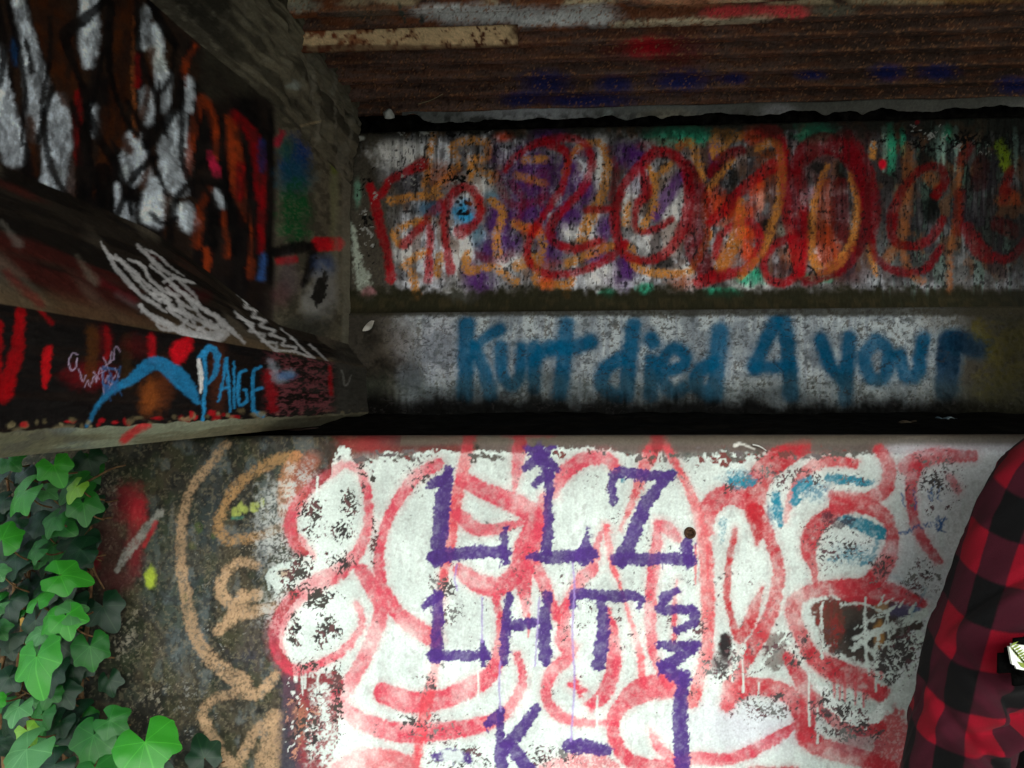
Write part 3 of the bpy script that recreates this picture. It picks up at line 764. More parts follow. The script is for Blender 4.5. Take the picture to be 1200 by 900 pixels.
S.mix(allv, (52, 44, 46), sstep(.46, .6, fbm(U / 26, V / 30, 645, 4)) * .65 * sstep(800, 860, U) * sstep(340, 325, V))
S.mix(allv, (100, 42, 36), sstep(.5, .64, fbm(U / 22, V / 40, 649, 4)) * .6 * sstep(800, 850, U) * sstep(1060, 1000, U) * sstep(340, 320, V))
S.mix(allv, (120, 86, 60), sstep(.52, .64, fbm(U / 14, V / 22, 651, 4)) * .55 * sstep(440, 480, U) * sstep(335, 320, V))
S.mix(allv, (60, 56, 66), sstep(.52, .66, fbm(U / 16, V / 26, 653, 4)) * .6 * sstep(440, 480, U) * sstep(335, 320, V))
# teal and lime older layer
for (x, y, rx, ry) in ((790, 160, 30, 12), (815, 158, 20, 12), (955, 155, 22, 12), (880, 325, 18, 9), (712, 343, 8, 6), (756, 338, 10, 7), (845, 343, 20, 6), (1044, 172, 6, 26), (1058, 165, 4, 16), (1110, 155, 6, 10), (960, 325, 14, 6)):
    S.blob(x, y, rx, ry, (60, 186, 152), .85, .5, .4, dry=.2)
for (x, w_) in ((1099, 6), (1105, 5), (1036, 5), (985, 4), (1120, 4), (1190, 5)):
    S.line([(x, 150), (x + 1, 175), (x, 200)], [w_, w_, 2], (168, 206, 196), .65, 2, 1.5)
S.line([(1172, 168), (1177, 182), (1178, 196)], [12, 14, 10], (150, 178, 40), .85, 4, 3, dry=.2)
# purple clouds
for (x, y, rx, ry) in ((644, 157, 18, 10), (624, 205, 26, 30), (668, 202, 10, 24), (686, 222, 12, 16), (666, 250, 16, 14), (740, 182, 18, 14), (644, 292, 14, 26), (733, 312, 12, 20), (560, 326, 16, 18), (572, 292, 12, 12), (596, 286, 14, 14), (708, 268, 8, 18), (620, 250, 22, 18), (585, 260, 14, 24), (838, 180, 7, 14), (700, 300, 14, 10)):
    S.blob(x, y, rx, ry, (98, 40, 128), .85, .7, .35, dry=.15)
S.line([(798, 206), (784, 226), (768, 252)], [14, 17, 14], (112, 56, 140), .85, 4, 2)
S.blob(544, 250, 13, 14, (60, 168, 220), .95, .5)
S.blob(506, 244, 14, 8, (70, 130, 170), .7, .7); S.blob(574, 232, 8, 8, (90, 160, 190), .6, .7); S.blob(560, 275, 8, 12, (90, 150, 180), .6, .7)
for k in range(16):
    S.blob(536 + random.uniform(0, 16), 232 + random.uniform(0, 20), 2.2, 2, (24, 24, 26), .9, .3)
for (x, y, rx, ry) in ((855, 238, 9, 16), (903, 180, 9, 8), (958, 196, 9, 7), (986, 200, 6, 16), (898, 262, 6, 5), (1005, 277, 8, 8), (935, 276, 7, 4), (780, 308, 12, 8), (860, 210, 6, 14), (1090, 245, 10, 20), (1083, 186, 8, 10)):
    S.blob(x, y, rx, ry, (28, 32, 30), .85, .5)
# tan layer
TN = (206, 150, 82)
tans = [
    ([(508, 156), (503, 184), (498, 218)], 8), ([(534, 184), (530, 173), (547, 164), (569, 167), (571, 184), (552, 187)], 9), ([(552, 190), (552, 208)], 8), ([(458, 235), (486, 230), (514, 230)], 9), ([(508, 222), (537, 194)], 8),
    ([(467, 286), (463, 272), (483, 262), (505, 258)], 9), ([(473, 312), (486, 302), (500, 296)], 9), ([(482, 318), (488, 347)], 9), ([(575, 234), (589, 248), (582, 277), (583, 297)], 10), ([(547, 298), (548, 316), (576, 314), (604, 330)], 10), ([(515, 300), (512, 322)], 8),
    ([(560, 200), (580, 205), (575, 212)], 9), ([(661, 208), (671, 180), (698, 167), (710, 180), (710, 208), (703, 234), (691, 256), (683, 279)], [8, 8, 9, 10, 10, 11, 14, 14]), ([(664, 309), (692, 297), (717, 288)], 10), ([(785, 192), (768, 206), (760, 196)], 8), ([(766, 208), (765, 245), (752, 268)], 11),
    ([(603, 262), (632, 273), (634, 295), (605, 312)], 11), ([(615, 188), (638, 186)], 9), ([(605, 206), (638, 215)], 9), ([(632, 300), (630, 330), (660, 334)], 10), ([(670, 328), (664, 345)], 8), ([(796, 170), (810, 168), (818, 190), (822, 210)], 10), ([(737, 292), (752, 316), (792, 321), (812, 316)], [16, 11, 9, 9]), ([(735, 240), (733, 262)], 8),
    ([(840, 156), (839, 180), (850, 160), (868, 158)], [14, 16, 18, 12]), ([(858, 186), (832, 220), (826, 250), (829, 280), (812, 313)], 9), ([(889, 174), (906, 166), (915, 184), (915, 228), (905, 262), (893, 296), (868, 323)], 9), ([(868, 236), (864, 277), (845, 312)], [10, 16, 14]),
    ([(969, 194), (957, 228), (952, 262), (952, 296), (960, 316), (983, 308), (1000, 278), (1005, 240), (997, 203)], [5, 9, 9, 10, 11, 11, 10, 8, 6]), ([(1019, 280), (1022, 300), (1026, 322)], [6, 9, 5]), ([(1024, 170), (1022, 184)], 8)]
for pts, w in tans:
    S.line(pts, w, TN, .96, 2.6, 2, .15, dry=.75)
for pts, w in (([(1063, 172), (1064, 203), (1061, 242), (1056, 277), (1041, 302)], 13), ([(1132, 162), (1124, 208), (1122, 252), (1114, 296), (1112, 342)], 8), ([(1056, 289), (1066, 318), (1080, 330)], 9), ([(1088, 208), (1096, 214)], 14), ([(1172, 236), (1190, 232)], 12)):
    S.line(pts, w, (164, 108, 64), .75, 3, 2.4, .3, dry=.35)
# orange
for (x, y, rx, ry) in ((886, 220, 10, 14), (873, 274, 12, 12), (876, 297, 9, 12), (969, 290, 12, 22), (885, 158, 14, 10), (838, 240, 14, 18), (865, 250, 20, 14), (640, 330, 10, 9), (625, 270, 12, 8), (590, 160, 10, 6)):
    S.blob(x, y, rx, ry, (222, 88, 34), .85, .6, .3, dry=.2)
S.line([(966, 214), (968, 260), (970, 305)], [14, 22, 20], (166, 76, 40), .75, 4, 3, dry=.2)
S.line([(1178, 220), (1190, 235)], 12, (170, 70, 36), .6, 4, 3)
S.blob(892, 233, 5, 12, (214, 150, 130), .8, .4)
S.blob(920, 270, 9, 8, (170, 170, 160), .8, .5)
for (x, y) in ((930, 240), (934, 262), (950, 226), (925, 225)):
    S.blob(x, y, 7, 7, (176, 140, 160), .6, .6)
for pts, w in (([(600, 215), (612, 235), (606, 262)], 9), ([(620, 215), (640, 200), (634, 240)], 8), ([(582, 205), (600, 240), (640, 232)], 9), ([(712, 172), (722, 200), (716, 232)], 8), ([(750, 170), (776, 164), (800, 172)], 9), ([(560, 300), (585, 306), (600, 296)], 10), ([(656, 176), (690, 180)], 8)):
    S.line(pts, w, (150, 40, 44), .55, 3.5, 2.4, .4, dry=.4)
for (x, y, rx, ry) in ((600, 200, 16, 20), (650, 215, 16, 24), (690, 180, 10, 10), (745, 215, 9, 16), (720, 330, 14, 8), (580, 180, 10, 14)):
    S.blob(x, y, rx, ry, (88, 44, 104), .5, .8, .4, dry=.3)
for (x, y, rx, ry) in ((520, 205, 16, 12), (560, 240, 10, 10), (700, 290, 14, 10), (640, 312, 16, 8), (800, 330, 16, 8), (900, 200, 14, 20), (850, 300, 14, 14), (925, 300, 10, 12)):
    S.blob(x, y, rx, ry, (190, 104, 52), .6, .8, .4, dry=.4)
# red tag
RE = (172, 26, 40)
DR = (128, 20, 34)
reds = [
    ([(433, 218), (440, 238), (446, 267), (454, 296), (458, 327)], [9, 12, 12, 10, 12]), ([(496, 192), (473, 203), (456, 213), (446, 230)], [14, 10, 9, 9]), ([(473, 288), (490, 270), (500, 260), (504, 277), (503, 306), (502, 328)], [11, 10, 9, 9, 9, 11]),
    ([(528, 317), (523, 287), (521, 257), (527, 233), (542, 219), (556, 225), (563, 245), (556, 263), (540, 272)], [12, 9, 10, 12, 10, 11, 9, 10, 17]), ([(500, 254), (518, 238)], [8, 12], {'op': .7}),
    ([(592, 200), (602, 186), (620, 173), (644, 163), (671, 162), (688, 172), (694, 191), (686, 216), (668, 238), (651, 255), (644, 272), (652, 285), (674, 292), (700, 283)], [6, 7, 8, 10, 9, 9, 10, 10, 10, 11, 11, 10, 10, 8]),
    ([(640, 166), (664, 180), (661, 213), (644, 243), (624, 272), (618, 301), (637, 319), (668, 321), (698, 311), (722, 296), (732, 285)], [12, 9, 8, 9, 9, 9, 10, 9, 9, 10, 10]), ([(688, 246), (717, 245)], 9),
    ([(757, 188), (771, 177), (793, 184), (805, 206), (808, 238), (798, 272), (781, 296), (756, 305), (732, 296), (722, 272), (722, 243), (732, 216), (754, 192)], [14, 14, 12, 12, 14, 13, 11, 10, 11, 12, 11, 10, 14]),
    ([(787, 256), (771, 267), (752, 272), (744, 262), (747, 240), (758, 226), (754, 206)], [8, 8, 7, 7, 9, 13, 10]),
    ([(806, 195), (821, 240), (816, 290), (828, 322)], [14, 26, 28, 20], {'col': DR, 'op': .9}), ([(832, 203), (849, 184), (868, 176)], [12, 14, 12], {'col': DR}),
    ([(820, 330), (844, 322), (873, 316), (888, 296), (890, 274), (878, 260), (856, 267), (842, 281), (839, 301)], [16, 14, 11, 11, 11, 10, 9, 9, 8]),
    ([(890, 152), (908, 156), (917, 179), (920, 211), (923, 247), (932, 286), (937, 318)], [14, 16, 15, 13, 14, 18, 14]), ([(832, 262), (850, 245), (866, 226), (884, 211), (906, 194)], [10, 14, 14, 14, 16]),
    ([(924, 278), (904, 291), (895, 311), (904, 329), (923, 330), (939, 316), (944, 286), (942, 247)], [11, 9, 9, 10, 10, 9, 10, 12]),
    ([(930, 200), (947, 176), (971, 168), (994, 180), (1010, 211), (1015, 247), (1010, 281), (991, 308), (966, 322), (945, 330)], [16, 26, 26, 24, 16, 15, 16, 18, 15, 12], {'col': DR}), ([(934, 205), (938, 240), (938, 270)], [20, 22, 14], {'col': DR, 'op': .8}), ([(985, 215), (984, 260), (990, 280)], [16, 22, 12], {'col': (110, 20, 28), 'op': .7}),
    ([(990, 158), (1010, 200), (1020, 247), (1020, 280)], [18, 28, 26, 14], {'col': DR, 'op': .85}), ([(1019, 265), (1026, 300), (1050, 317), (1083, 316), (1103, 290)], [7, 9, 10, 10, 9], {'col': DR}),
    ([(1097, 228), (1107, 212), (1101, 197), (1083, 197), (1061, 217), (1047, 250), (1048, 280), (1068, 288), (1090, 281), (1105, 258)], [12, 11, 10, 10, 10, 13, 12, 10, 10, 10], {'col': (126, 20, 28)}),
    ([(1136, 172), (1126, 188)], [12, 14], {'col': (110, 18, 24), 'op': .8}), ([(1125, 226), (1122, 272)], 12, {'col': (110, 18, 24), 'op': .8}), ([(1134, 268), (1146, 290), (1158, 300)], [16, 22, 18], {'col': (130, 18, 30), 'op': .8}), ([(1184, 200), (1178, 220), (1176, 236)], [11, 12, 10], {'col': (126, 22, 26)}),
    ([(1165, 300), (1180, 303), (1197, 288), (1215, 270)], 11, {'col': (130, 22, 34)}), ([(1170, 262), (1185, 270)], 18, {'col': (100, 18, 20), 'op': .7}), ([(1150, 190), (1148, 215)], 20, {'col': (70, 14, 16), 'op': .6})]
S.lines([(a[0], a[1], a[2] if len(a) > 2 else {}) for a in reds], col=RE, op=.93, soft=2.4, jag=1.6, mott=.2, dry=.18, drift=.22)
fine = fbm(U / 1.9, V / 4.2, 655, 2)
S.mix(allv, (46, 44, 44), sstep(.50, .66, fbm(U / 5, V / 60, 657, 3)) * .34 * sstep(150, 160, V) * sstep(345, 335, V) * sstep(430, 470, U))
S.mix(allv, (34, 34, 36), sstep(.62, .70, fine * .75 + S.nv * .25) * .8 * sstep(150, 160, V) * sstep(345, 335, V) * sstep(430, 470, U))
for pts, w in (tans[26:29] + tans[19:21]):
    S.line(pts, w, (178, 122, 66), .6, 2.6, 2, .3, dry=.8)
S.blob(1034, 192, 5, 6, (214, 34, 62), 1, .4); S.blob(1075, 143, 2.5, 2.5, (214, 34, 62), 1, .3)
S.line([(947, 312), (953, 316), (956, 322)], 2.6, (20, 20, 20), .9, .8, .8)
S.line([(953, 316), (948, 322)], 2.6, (20, 20, 20), .9, .8, .8)
# grime: drips from the top, moss along the foot and the sill below
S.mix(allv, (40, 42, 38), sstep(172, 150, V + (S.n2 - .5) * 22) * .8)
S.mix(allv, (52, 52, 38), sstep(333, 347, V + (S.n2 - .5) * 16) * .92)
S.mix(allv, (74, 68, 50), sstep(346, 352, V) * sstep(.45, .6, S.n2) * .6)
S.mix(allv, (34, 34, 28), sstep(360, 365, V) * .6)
S.chips([(430, 250, 16, 90, .38), (520, 200, 100, 40, .33), (1120, 165, 120, 20, .45), (520, 155, 100, 8, .46)], [(150, 152, 150), (30, 30, 30), (30, 30, 30)], 2.6, 2.8, 701)
S.mix(allv, (30, 30, 30), sstep(1100, 1210, U) * .55)  # fall-off of light towards the right end, painted in
S.tone(.3, 1.22, 1.45)
rough = (fbm(U / 4, V / 4, 541, 4) - .5) * .006 + (fbm(U / 50, V / 50, 545, 3) - .5) * .008
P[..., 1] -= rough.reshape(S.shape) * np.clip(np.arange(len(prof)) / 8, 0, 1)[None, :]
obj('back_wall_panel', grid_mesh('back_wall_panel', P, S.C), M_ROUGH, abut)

# ---- rough black joint above the panel, and the concrete mass behind
mx_ = np.arange(-.9, 2.8, .008); mz = np.linspace(2.147, 2.24, 14)
MX, MZ = np.meshgrid(mx_, mz, indexing='ij')
MY = 1.915 + (fbm(MX * 45, MZ * 45, 81, 4) - .5) * .05
M_BLACK = noise_material('sooty_mortar', [(6, 6, 5), (14, 13, 12), (30, 29, 26)], 60, .95, .8, .006, spec=.03)
obj('mortar_joint', grid_mesh('mortar_joint', np.stack([MX, MY, MZ], -1)), M_BLACK, abut)
bm = bmesh.new(); box_bm(bm, (-2.4, 1.955, -.1), (2.8, 2.6, 2.47))
box_bm(bm, (-2.4, 1.30, -.1), (2.8, 1.954, 1.40))
obj('concrete_core', bm_mesh('concrete_core', bm), M_CONC, abut)

# ---- rusty pipe stub in the breast wall
c = at(808, 624, Y_FRONT)
bm = bmesh.new()
rings = [(.0088, .02), (.0088, -.007), (.0078, -.009), (.0058, -.009), (.0052, -.006), (.005, -.003)]
prev = None
for r_, d_ in rings:
    vs = [bm.verts.new((c.x + r_ * math.cos(k * math.tau / 18), c.y + d_, c.z + r_ * math.sin(k * math.tau / 18))) for k in range(18)]
    if prev:
        for k in range(18):
            bm.faces.new((prev[k], prev[(k + 1) % 18], vs[(k + 1) % 18], vs[k]))
    prev = vs
bm.faces.new(prev)
M_OLDIRON = noise_material('old_iron', [(36, 26, 20), (64, 44, 30), (90, 70, 52)], 220, .7, .5, .001)
obj('pipe_stub', bm_mesh('pipe_stub', bm, True), M_OLDIRON, abut)

# ================================================================== GIRDER
gird = thing('concrete_girder', 'graffiti-covered concrete girder with a wide sloping bottom flange, running out of the wall', 'girder', (0, 0, 0))
XF = -.450                               # face of the bottom flange
Z0 = CAM_LOC[2]

def girder_profile(Y):
    """outline of the girder seen from its end, as (x, z, samples up to the next corner)"""
    f = float(sstep(1.08, 1.42, np.array(Y)))          # the web thickens to an end block
    xw = -.585 + f * .092
    k = (xw - XF) / (-.585 - XF)
    zw = Z0 + .080 + .165 * k
    xt = -.494 + .02 * float(sstep(1.1, 1.5, np.array(Y)))
    zt = Z0 + .565 - .055 * f
    return [(-.476, Z0 - .046, 16), (XF - .0015, Z0 - .0265, 3), (XF, Z0 - .022, 88), (XF - .001, Z0 + .076, 4), (XF - .006, Z0 + .083, 120),
            (xw + .004, zw - .004, 4), (xw, zw + .006, 150), (xw, zt, 6), (xw + .006 * (1 - f), zt + .01, 44), (xt, Z0 + .632, 6), (xt + .002, Z0 + .64, 60), (xt, Z0 + .735, 1)]

invY = np.linspace(1 / .50, 1 / 1.878, 400)
ysd = 1 / invY
ysg = np.concatenate([np.linspace(-3.2, .45, 30), ysd])
rows = []
for Y in ysg:
    pr = girder_profile(Y)
    pts = []
    for (a, b) in zip(pr[:-1], pr[1:]):
        for k in range(a[2]):
            t = k / a[2]
            pts.append((a[0] + (b[0] - a[0]) * t, Y, a[1] + (b[1] - a[1]) * t))
    pts.append((pr[-1][0], Y, pr[-1][1]))
    rows.append(pts)
P = np.array(rows)
jb = np.cumsum([0] + [q[2] for q in girder_profile(1.0)])      # first sample of each stretch
S = Paint(P, (88, 84, 76), 53)
J = np.broadcast_to(np.arange(P.shape[1])[None, :], P.shape[:2]).ravel()
U, V = S.U, S.V; allv = np.arange(U.size)
Yv = P[..., 1].ravel()
ln1 = fbm(Yv * 6, J / 9.0, 811, 4); ln2 = fbm(Yv * 34, J / 5.0, 815, 3); ln3 = fbm(Yv * 90, J / 2.0, 819, 2)
on_ch = J < jb[2]; on_face = (J >= jb[2]) & (J < jb[4]); on_slope = (J >= jb[4]) & (J < jb[6]); on_web = (J >= jb[6]) & (J < jb[8]); on_top = J >= jb[8]
S.mix(allv, (60, 57, 50), sstep(.42, .6, ln1) * .7)
S.mix(allv, (112, 108, 98), sstep(.52, .7, ln2) * .5)
def only(mask, fn):
    keep = S.C.copy(); fn(); S.C[~mask] = keep[~mask]
# chamfer: brushed concrete, painted paler for the ground bounce it catches
def ch():
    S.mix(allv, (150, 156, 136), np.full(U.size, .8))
    S.mix(allv, (84, 96, 110), sstep(.48, .6, ln2) * .7 * sstep(140, 40, U))
    S.mix(allv, (110, 104, 84), sstep(.45, .6, ln1) * .7)
    S.line([(146, 516), (158, 506), (172, 498)], 10, (190, 40, 50), .85, 3, 2)
    S.mix(allv, (120, 110, 92), sstep(240, 330, U) * .6)
only(on_ch, ch)
# flange face
def face():
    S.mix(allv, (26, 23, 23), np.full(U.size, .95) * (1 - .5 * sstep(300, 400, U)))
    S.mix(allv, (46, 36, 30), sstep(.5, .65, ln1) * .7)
    RR = (158, 14, 26)
    S.line([(24, 366), (20, 400), (18, 425), (8, 462)], [13, 14, 18, 14], RR, .95, 3, 2)
    S.line([(-4, 380), (-2, 440), (4, 466)], [12, 14, 14], RR, .9, 3, 2)
    S.line([(40, 352), (60, 378)], 6, (150, 20, 30), .8, 3, 2)
    S.line([(55, 410), (55, 440), (54, 456)], [10, 9, 3], (190, 24, 36), .9, 2, 2)
    S.line([(123, 384), (124, 410), (122, 420)], 6, (180, 26, 36), .8, 2, 2)
    S.blob(105, 440, 26, 14, (130, 24, 34), .8, .7); S.blob(120, 400, 10, 20, (110, 24, 28), .6, .7)
    S.line([(106, 388), (106, 420), (104, 445)], 14, (92, 60, 30), .8, 4, 3)
    S.line([(148, 396), (148, 450)], 14, (74, 56, 34), .8, 4, 3)
    S.line([(178, 396), (180, 420)], 10, (200, 30, 46), .9, 3, 2)
    S.line([(222, 398), (212, 412), (208, 424)], [10, 22, 10], (200, 26, 44), .9, 3, 2)
    S.blob(160, 405, 18, 12, (96, 30, 30), .7, .7)
    S.blob(176, 465, 12, 20, (160, 96, 46), .8, .7); S.blob(192, 450, 10, 26, (120, 70, 40), .7, .7); S.blob(255, 440, 10, 46, (110, 66, 46), .6, .7)
    # lavender pen
    for p_ in ([(90, 416), (83, 414), (80, 424), (83, 434), (88, 431), (89, 420)], [(91, 432), (97, 447), (100, 440)], [(100, 454), (103, 446), (106, 453)], [(108, 450), (110, 441), (114, 448)], [(113, 447), (117, 431), (121, 447)], [(116, 438), (123, 434)], [(120, 419), (127, 434)], [(121, 430), (130, 424)], [(128, 423), (129, 412), (133, 420), (127, 424)], [(132, 420), (134, 406), (140, 412)], [(124, 448), (126, 440), (130, 452), (134, 440)], [(126, 458), (132, 448), (135, 456)], [(134, 432), (138, 442)], [(122, 452), (121, 462)], [(109, 436), (116, 444)]):
        S.line(p_, 1.6, (176, 160, 182), .85, .7, .4)
    TB = (52, 140, 184)
    S.line([(102, 498), (114, 476), (130, 458), (148, 448), (166, 434), (180, 426), (194, 430), (212, 446), (232, 472)], [4, 6, 8, 11, 14, 15, 18, 21, 6], TB, .95, 2, 1.5, .25)
    for k in range(14):
        S.line([(118 + random.uniform(-4, 20), 440 + random.uniform(-20, 30)), (122 + random.uniform(-4, 20), 448 + random.uniform(-20, 20))], 2, (70, 120, 170), .6, 1, .5)
    pg = [([(240, 412), (239, 450), (238, 498)], [5, 5, 3]), ([(234, 420), (244, 408), (254, 416), (252, 436), (240, 452)], [5, 8, 8, 7, 4]),
          ([(265, 420), (261, 446), (256, 470)], [4, 4, 3]), ([(265, 420), (268, 450), (270, 482)], [4, 4, 3]), ([(258, 456), (268, 454)], 2.6), ([(275, 424), (274.5, 478)], [3, 3.4]),
          ([(289, 434), (282, 438), (279, 456), (281, 474), (289, 470), (289, 458), (285, 457)], [3, 3.5, 4, 4, 4, 3, 3]), ([(306, 430), (298, 436), (297, 456), (298, 480), (308, 487)], [4, 4.5, 4.5, 5, 6]), ([(297, 458), (307, 455)], 3.5)]
    for p_, w_ in pg:
        S.line(p_, w_, (60, 152, 198), .95, 1.2, .9, .15)
    S.line([(233, 422), (234, 440), (234, 460)], [4, 6, 3], (226, 228, 226), 1, 1, .6)
    S.mix(allv, (150, 90, 96), sstep(300, 330, U) * sstep(.42, .62, ln3 * .4 + ln2 * .6) * .7 * sstep(400, 380, U))
    S.line([(316, 440), (320, 478)], 12, (176, 30, 44), .7, 4, 3); S.line([(386, 430), (388, 462)], 4, (180, 36, 44), .8, 2, 1)
    S.line([(318, 424), (326, 444), (340, 438)], [8, 12, 8], (170, 176, 186), .6, 4, 3); S.blob(334, 440, 10, 5, (90, 130, 176), .7, .6)
    S.mix(allv, (84, 82, 76), sstep(388, 398, U) * .85)
    S.line([(400, 434), (404, 452), (412, 440)], 1.8, (150, 150, 144), .8, .8, .5)
    for k in range(40):
        x = random.uniform(0, 330); S.blob(x, 505 - x * .055 - random.uniform(0, 8), random.uniform(2, 6), random.uniform(2, 4), random.choice([(190, 30, 46), (120, 110, 84), (150, 140, 110), (170, 26, 40)]), .8, .5, .6)
    S.mix(allv, (150, 140, 112), sstep(.55, .7, ln2) * sstep(500, 508, V + .055 * U) * .8)
only(on_face, face)
# slope
def slope():
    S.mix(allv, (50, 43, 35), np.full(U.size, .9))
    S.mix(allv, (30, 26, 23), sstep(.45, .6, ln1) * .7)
    S.mix(allv, (96, 42, 36), sstep(.52, .68, fbm(Yv * 5, J / 20.0, 831, 3)) * .6 * sstep(260, 150, U))
    S.mix(allv, (126, 118, 104), sstep(.58, .72, fbm(Yv * 8, J / 60.0, 835, 3)) * .5)
    S.mix(allv, (118, 100, 76), sstep(jb[4] + 24, jb[4] + 4, J) * .6)
    S.line([(90, 300), (112, 330)], [3, 12], (140, 134, 120), .5, 4, 2); S.line([(0, 260), (22, 286)], [4, 10], (140, 136, 128), .5, 4, 2); S.line([(140, 345), (168, 362)], 8, (130, 120, 120), .5, 4, 2)
    S.line([(120, 330), (160, 352)], 8, (120, 34, 46), .5, 4, 2); S.line([(10, 320), (50, 356)], 10, (130, 30, 34), .5, 4, 2); S.line([(200, 338), (240, 348)], 12, (90, 30, 34), .5, 5, 2)
    W = (206, 206, 206)
    tag1 = [([(117, 284), (126, 300), (136, 314), (152, 332), (166, 346), (184, 358), (194, 366)], [2, 5, 5, 6, 5, 4, 3]), ([(128, 300), (140, 306), (156, 318), (170, 332), (186, 344), (198, 352)], [4, 4, 5, 4, 4, 3]),
            ([(161, 288), (172, 298), (186, 312), (198, 320), (214, 328), (228, 332)], [5, 5, 6, 4, 4, 2]), ([(170, 292), (186, 300), (200, 312), (216, 324)], [3, 3, 3, 2]), ([(176, 312), (190, 322), (206, 336), (222, 350), (236, 360), (250, 370)], 4),
            ([(192, 330), (206, 326), (220, 338), (232, 352), (224, 362), (206, 350), (194, 338)], 4), ([(204, 340), (222, 348), (240, 362), (256, 372), (268, 384), (287, 402)], [4, 4, 4, 6, 6, 2]), ([(165, 358), (176, 368), (194, 378), (214, 390), (236, 398), (254, 396), (262, 384), (252, 368)], [4, 5, 6, 6, 9, 8, 6, 4]),
            ([(168, 364), (182, 372), (188, 384), (206, 388), (220, 396)], [4, 4, 4, 4, 3]), ([(196, 362), (210, 372), (226, 382), (244, 390)], 5), ([(188, 350), (204, 362), (220, 372), (214, 380)], 4), ([(216, 344), (230, 364), (242, 378), (232, 386)], 4)]
    for p_, w_ in tag1:
        S.line(p_, w_, W, .85, 1.4, 1.2, .1, dry=.2)
    for p_, w_ in (([(134, 300), (150, 316), (168, 336), (188, 354)], 4), ([(150, 304), (166, 312), (178, 330), (196, 344), (210, 346)], 4), ([(206, 352), (216, 366), (232, 374), (248, 384), (258, 380)], 5), ([(176, 344), (192, 348), (200, 362), (218, 368), (228, 378)], 4), ([(222, 392), (240, 392), (256, 388), (246, 378)], 7), ([(200, 334), (214, 344), (230, 358), (246, 366)], 4), ([(212, 384), (230, 392), (250, 398)], 6)):
        S.line(p_, w_, W, .85, 1.4, 1.2, .1, dry=.2)
    S.line([(166, 358), (182, 374), (204, 384), (222, 393), (242, 399), (262, 394), (268, 384)], [4, 6, 8, 10, 11, 9, 4], W, .8, 1.4, 1.2, .1, dry=.15)
    zz_ = [(279, 344), (290, 356), (286, 360), (300, 364), (296, 372), (312, 376), (304, 382), (322, 388), (316, 392), (334, 398), (330, 404), (348, 408), (344, 412), (362, 418)]
    S.line(zz_, 3.2, W, .85, 1.2, 1, .1, straight=True)
    S.line([(275, 366), (288, 378), (300, 390), (312, 402), (324, 412)], 3.4, W, .85, 1.2, 1, .1)
    S.line([(278, 372), (296, 380), (292, 388), (310, 392), (306, 400), (324, 402), (322, 410), (342, 412)], 3, W, .8, 1.2, 1, .1, straight=True)
    S.line([(330, 386), (344, 398), (358, 412), (368, 420)], 2.6, W, .8, 1.2, 1, .1)
    S.line([(362, 404), (376, 416), (388, 428)], 2.4, W, .7, 1.2, 1)
    S.mix(allv, (76, 74, 68), sstep(385, 400, U) * .7)
only(on_slope, slope)
